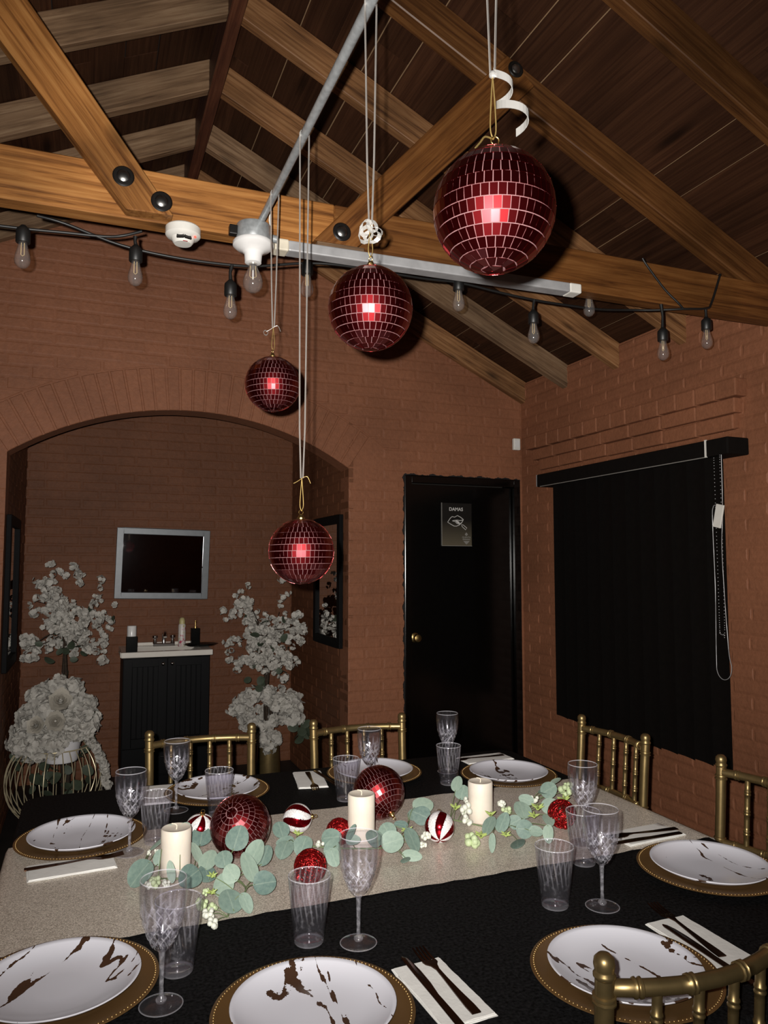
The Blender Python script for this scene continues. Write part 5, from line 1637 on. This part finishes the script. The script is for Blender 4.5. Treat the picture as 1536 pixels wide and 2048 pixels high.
Mi = [(0.496,2.014,0.04,0.022,0.0233),(0.496,1.965,0.025,0.0234,0.0143),(0.477,1.899,0.03,0.0226,0.0264),(0.527,1.904,0.03,0.0242,0.0254),(0.599,1.895,0.045,0.0269,0.0212),(0.589,1.855,0.03,0.022,0.022),(0.581,1.817,0.025,0.0184,0.0215),(0.635,1.842,0.07,0.0101,0.0214),(0.641,1.844,0.05,0.0189,0.0126),(0.696,1.837,0.05,0.021,0.0267),(0.75,1.886,0.045,0.0237,0.0237),(0.735,1.811,0.045,0.0253,0.0285),(0.792,1.815,0.04,0.0231,0.0307),(0.935,2.062,0.04,0.033,0.025),(0.901,2.028,0.03,0.0302,0.0216),(0.745,1.753,0.02,0.016,0.0123),(0.771,1.77,0.02,0.0249,0.0137),(0.821,1.96,0.03,0.0193,0.011)]
Ri = [(1.062,2.095,0.08,0.0167,0.0259),(1.069,2.073,0.06,0.0226,0.0181),(0.905,2.012,0.03,0.0257,0.0214),(1.02,1.825,0.045,0.0201,0.0269),(1.061,1.823,0.05,0.0182,0.027),(0.985,1.747,0.03,0.0096,0.0231),(1.116,1.85,0.035,0.0186,0.0173),(1.174,1.907,0.045,0.0258,0.0272),(1.226,1.968,0.05,0.0222,0.0148),(1.119,1.804,0.03,0.0237,0.0223),(1.137,1.777,0.03,0.0188,0.0147),(1.053,1.735,0.025,0.0291,0.0194),(1.325,1.999,0.06,0.0252,0.0252),(1.378,2.038,0.07,0.0125,0.0187),(1.316,2.012,0.05,0.0153,0.0168),(1.278,1.922,0.04,0.022,0.0256),(1.214,1.833,0.035,0.0153,0.0279),(1.157,1.749,0.03,0.0146,0.0232)]
BL_ = [(0.16,1.814,0.03,0.0113,'g'),(0.183,1.8,0.03,0.0079,'w'),(0.146,1.816,0.025,0.0079,'w'),(0.276,1.75,0.05,0.0078,'y'),(0.266,1.688,0.04,0.0075,'y'),(0.257,1.72,0.03,0.0071,'g'),(0.242,1.664,0.03,0.0105,'g'),(0.258,1.632,0.03,0.0093,'g'),(0.248,1.612,0.03,0.0102,'w'),(0.252,1.588,0.02,0.0101,'w'),(0.162,2.001,0.03,0.0062,'w'),(0.178,2.002,0.03,0.0062,'w')]
BM = [(0.805,1.88,0.04,0.0106,'y'),(0.846,1.851,0.03,0.0105,'w'),(0.826,1.824,0.02,0.0078,'w'),(0.537,1.993,0.03,0.0093,'y'),(0.574,1.908,0.025,0.009,'w'),(0.791,1.967,0.03,0.0069,'g')]
BRi = [(1.024,1.966,0.045,0.0157,'w'),(1.008,1.926,0.03,0.0126,'w'),(1.01,2.003,0.04,0.0116,'y'),(1.066,2.026,0.05,0.0118,'w'),(0.954,1.797,0.025,0.017,'g'),(0.99,1.814,0.025,0.0119,'y'),(1.061,1.888,0.05,0.0111,'y'),(1.134,1.954,0.05,0.0102,'w'),(1.136,1.93,0.04,0.0115,'g'),(1.253,1.968,0.05,0.0112,'w'),(1.223,1.902,0.045,0.013,'y'),(1.192,1.873,0.035,0.0113,'y'),(1.376,1.989,0.05,0.0168,'g'),(1.41,2.017,0.06,0.0109,'g'),(1.337,1.937,0.045,0.0134,'y'),(1.048,1.784,0.03,0.0093,'y')]
LEAFV = [leaf_mesh('leaf', 1.0, 1.0, M['leaf'], f, t=.012) for f in (.06, .16, -.10)]
FLB = None
def berry_cluster(rr, r, kind):
    m = MB()
    if kind == 'y':                              # small star of pointed buds
        for k in range(6):
            a = 2 * PI * k / 6; d = Vector((math.cos(a), math.sin(a), rr.uniform(.1, .7))).normalized()
            m.tube([d * r * .15, d * r * .6, d * r * 1.25], [r * .14, r * .22, r * .03], 5)
        m.sphere((0, 0, 0), r * .38, 7, 5)
    else:
        for k in range(9):
            d = Vector((rr.gauss(0, 1), rr.gauss(0, 1), rr.gauss(0, .7))).normalized() * r * .62
            m.sphere(tuple(d), r * rr.uniform(.34, .46), 7, 5)
    return m
def sprig(label, leaves, berries, spine, seed):
    rr = random.Random(seed)
    b0 = Vector((spine[0][0], spine[0][1], T + RT))
    root = thing('eucalyptus_sprig', label, 'greenery', b0, 0, 'eucalyptus sprigs along the runner')
    sp_ = [Vector((p[0], p[1], T + RT + p[2])) - b0 for p in spine]
    path = spline(sp_, 8)
    MB().tube(path, .0020, 6).build('stem', M['stem'], root, 60)
    pet = MB()
    for (x, y, h, hw_, hl) in leaves:
        c = Vector((x, y, T + h)) - b0
        near = min(path, key=lambda p: (p - c).length)
        ccam = (Vector((0, 0, CAMH)) - (c + b0)).normalized()
        # leaf face turned part way between up and the room side, with its own tilt
        n = (ccam * .75 + Vector((0, 0, .45)) + Vector((rr.gauss(0, .32), rr.gauss(0, .32), rr.gauss(0, .22)))).normalized()
        out = (c - near); out = out - n * out.dot(n)
        if out.length < .004: out = Vector((rr.gauss(0, 1), rr.gauss(0, 1), 0)); out = out - n * out.dot(n)
        # long leaves keep their long axis upright in the photo
        v = Vector((0, 0, 1)); v = (v - n * v.dot(n)).normalized()
        if hl > hw_ * 1.25: out = v * (1 if out.dot(v) > 0 else -1) + out.normalized() * .25
        elif hw_ > hl * 1.25:
            s = n.cross(v); out = s * (1 if out.dot(s) > 0 else -1) + out.normalized() * .25
        out.normalize()
        wid, lng = 2.1 * min(hw_, hl) if max(hw_, hl) > 1.25 * min(hw_, hl) else 2.1 * hw_, 2.1 * max(hw_, hl)
        base = c - out * lng * .5
        if base.z < .004: base.z = .004
        xx = out.cross(n)
        mw = frame(xx, out, n, base) @ Matrix.Diagonal((wid, lng, min(wid, lng), 1))
        link('leaf', rr.choice(LEAFV), root, mw=mw)
        md = (near + base) / 2 + Vector((0, 0, .006))
        pet.tube(spline([near, md, base + out * .004], 4), .0010, 5)
    pet.build('petioles', M['stem'], root, 60)
    for (x, y, h, r, kind) in berries:
        c = Vector((x, y, T + max(h, r * 1.25 + RT))) - b0
        o = berry_cluster(rr, r * 1.4, kind).build('berry_cluster', M['berry_' + kind], root, 60)
        o.location = c
        near = min(path, key=lambda p: (p - c).length)
        MB().tube(spline([near, (near + c) / 2 + Vector((0, 0, .004)), c], 4), .0009, 5).build('stalk', M['stem'], o).location = -c
sprig('eucalyptus sprig with white berries around the left candle', L, BL_, [(.13, 1.90, .008), (.20, 1.86, .012), (.27, 1.84, .012), (.33, 1.80, .014), (.35, 1.74, .012), (.31, 1.68, .010), (.29, 1.63, .008)], 61)
sprig('eucalyptus sprig in the middle, in front of the tall candle', Mi, BM, [(.50, 1.99, .010), (.58, 1.93, .010), (.66, 1.88, .012), (.74, 1.86, .012), (.80, 1.90, .014), (.87, 2.02, .012)], 62)
sprig('eucalyptus sprig with green berries around the right candle', Ri, BRi, [(.90, 1.94, .010), (.97, 2.00, .012), (1.03, 1.93, .012), (1.08, 1.87, .012), (1.16, 1.90, .014), (1.25, 1.99, .014), (1.31, 2.05, .012)], 63)

# ================================================================== GOLD CHIAVARI CHAIRS
def bamboo(m, path, r, rings, n=10):
    """tube along path with raised double rings at the given fractions of its length"""
    P = [Vector(p) for p in path]
    ds = [0]
    for a, b in zip(P, P[1:]): ds.append(ds[-1] + (b - a).length)
    tot = ds[-1]
    def at(t):
        d = t * tot
        for i in range(len(P) - 1):
            if d <= ds[i + 1] + 1e-9:
                f = (d - ds[i]) / max(1e-9, ds[i + 1] - ds[i]); return P[i].lerp(P[i + 1], f)
        return P[-1]
    ts = {i / 10: 1.0 for i in range(11)}
    for q in rings:
        for dd, s in ((-.0075, 1), (-.006, 1.22), (-.003, 1.24), (-.001, 1.04), (.001, 1.04), (.003, 1.24), (.006, 1.22), (.0075, 1)):
            t = q + dd / tot
            if 0 < t < 1: ts[t] = s
    keys = sorted(ts)
    keys2 = [k for i, k in enumerate(keys) if ts[k] != 1.0 or not any(abs(k - q) < .012 / tot for q in rings) or abs(min(abs(k - q) for q in rings) - .0075 / tot) < 1e-6]
    m.tube([at(k) for k in keys2], [r * ts[k] for k in keys2], n)
    return m

def make_chair(label):
    t = thing('chiavari_chair', label, 'chair', (0, 0, 0), 0, 'gold chiavari chairs around the table')
    W = .178                                    # half width of the back
    def yb(z): return .075 * max(0, (.92 - z)) if z > .44 else .036 + .10 * (z - .44) * 0 - (.44 - z) * .10
    for s in (-1, 1):
        path = [(s * (W - .010), yb(0.0) - .0, 0), (s * (W - .006), yb(.2), .2), (s * (W - .004), yb(.44), .44), (s * W, yb(.62), .62), (s * W, yb(.78), .78), (s * (W + .002), yb(.888), .888)]
        m = bamboo(MB(), path, .0150, (.22, .40, .60, .76, .965))
        leg = m.build('rear_leg', M['gold'], t, 50)
        top = Vector((s * (W + .002), yb(.888), .888))
        MB().lathe([(.0150, 0), (.0172, .003), (.0172, .007), (.0145, .010), (.0150, .013), (.0165, .020), (.0150, .029), (.009, .035), (0, .037)], 16, Matrix.Translation(top)).build('finial', M['gold'], leg, 60)
    for s in (-1, 1):
        bamboo(MB(), [(s * .192, .395, 0), (s * .190, .390, .43)], .0145, (.25, .5, .75)).build('front_leg', M['gold'], t, 50)
    def bow(z, d=.040, w=W - .006, n=12): return [(w * (2 * i / n - 1), yb(z) - d * (1 - (2 * i / n - 1) ** 2), z) for i in range(n + 1)]
    bamboo(MB(), bow(.872), .0125, (.12, .36, .64, .88)).build('top_rail', M['gold'], t, 50)
    bamboo(MB(), bow(.668), .0110, (.12, .36, .64, .88)).build('lower_rail', M['gold'], t, 50)
    for k in range(4):
        f = (k + 1) / 5 * 2 - 1
        x = f * (W - .006); d = .040 * (1 - f * f)
        bamboo(MB(), [(x, yb(.668) - d, .668), (x, yb(.872) - d, .872)], .0080, (.22, .50, .78)).build('spindle', M['gold'], t, 50)
    MB().box(-.200, .200, .010, .405, .425, .452).build('seat', M['gold'], t, bevel=.008)
    MB().box(-.190, .190, .030, .395, .4525, .484).build('cushion', M['napkin'], t, bevel=.014, seg=3)
    for z in (.14, .26):
        bamboo(MB(), [(-W + .008, yb(z), z), (W - .008, yb(z), z)], .008, (.3, .7)).build('stretcher', M['gold'], t, 50)
        bamboo(MB(), [(-.190, .391, z + .02), (.190, .391, z + .02)], .008, (.3, .7)).build('stretcher', M['gold'], t, 50)
        for s in (-1, 1): bamboo(MB(), [(s * (W - .006), yb(z), z + .01), (s * .191, .391, z + .01)], .008, (.3, .7)).build('stretcher', M['gold'], t, 50)
    return t
ch0 = make_chair('gold chiavari chair nearest the camera, its back at bottom right')
CH = [('gold chiavari chair on the far side in front of the cabinet', .396, 2.800, PI),
      ('gold chiavari chair on the far side beside the black door', .985, 2.775, PI),
      ('gold chiavari chair pulled to the right side below the blind, farther one', 1.806, 2.305, PI / 2),
      ('gold chiavari chair on the right side cut by the photo edge', 1.822, 1.628, PI / 2)]
ch0.location = (.912, .962, 0)
for lab, x, y, rz in CH:
    c = copy_tree(ch0); c['label'] = lab; c.location = (x, y, 0); c.rotation_euler = (0, 0, rz)
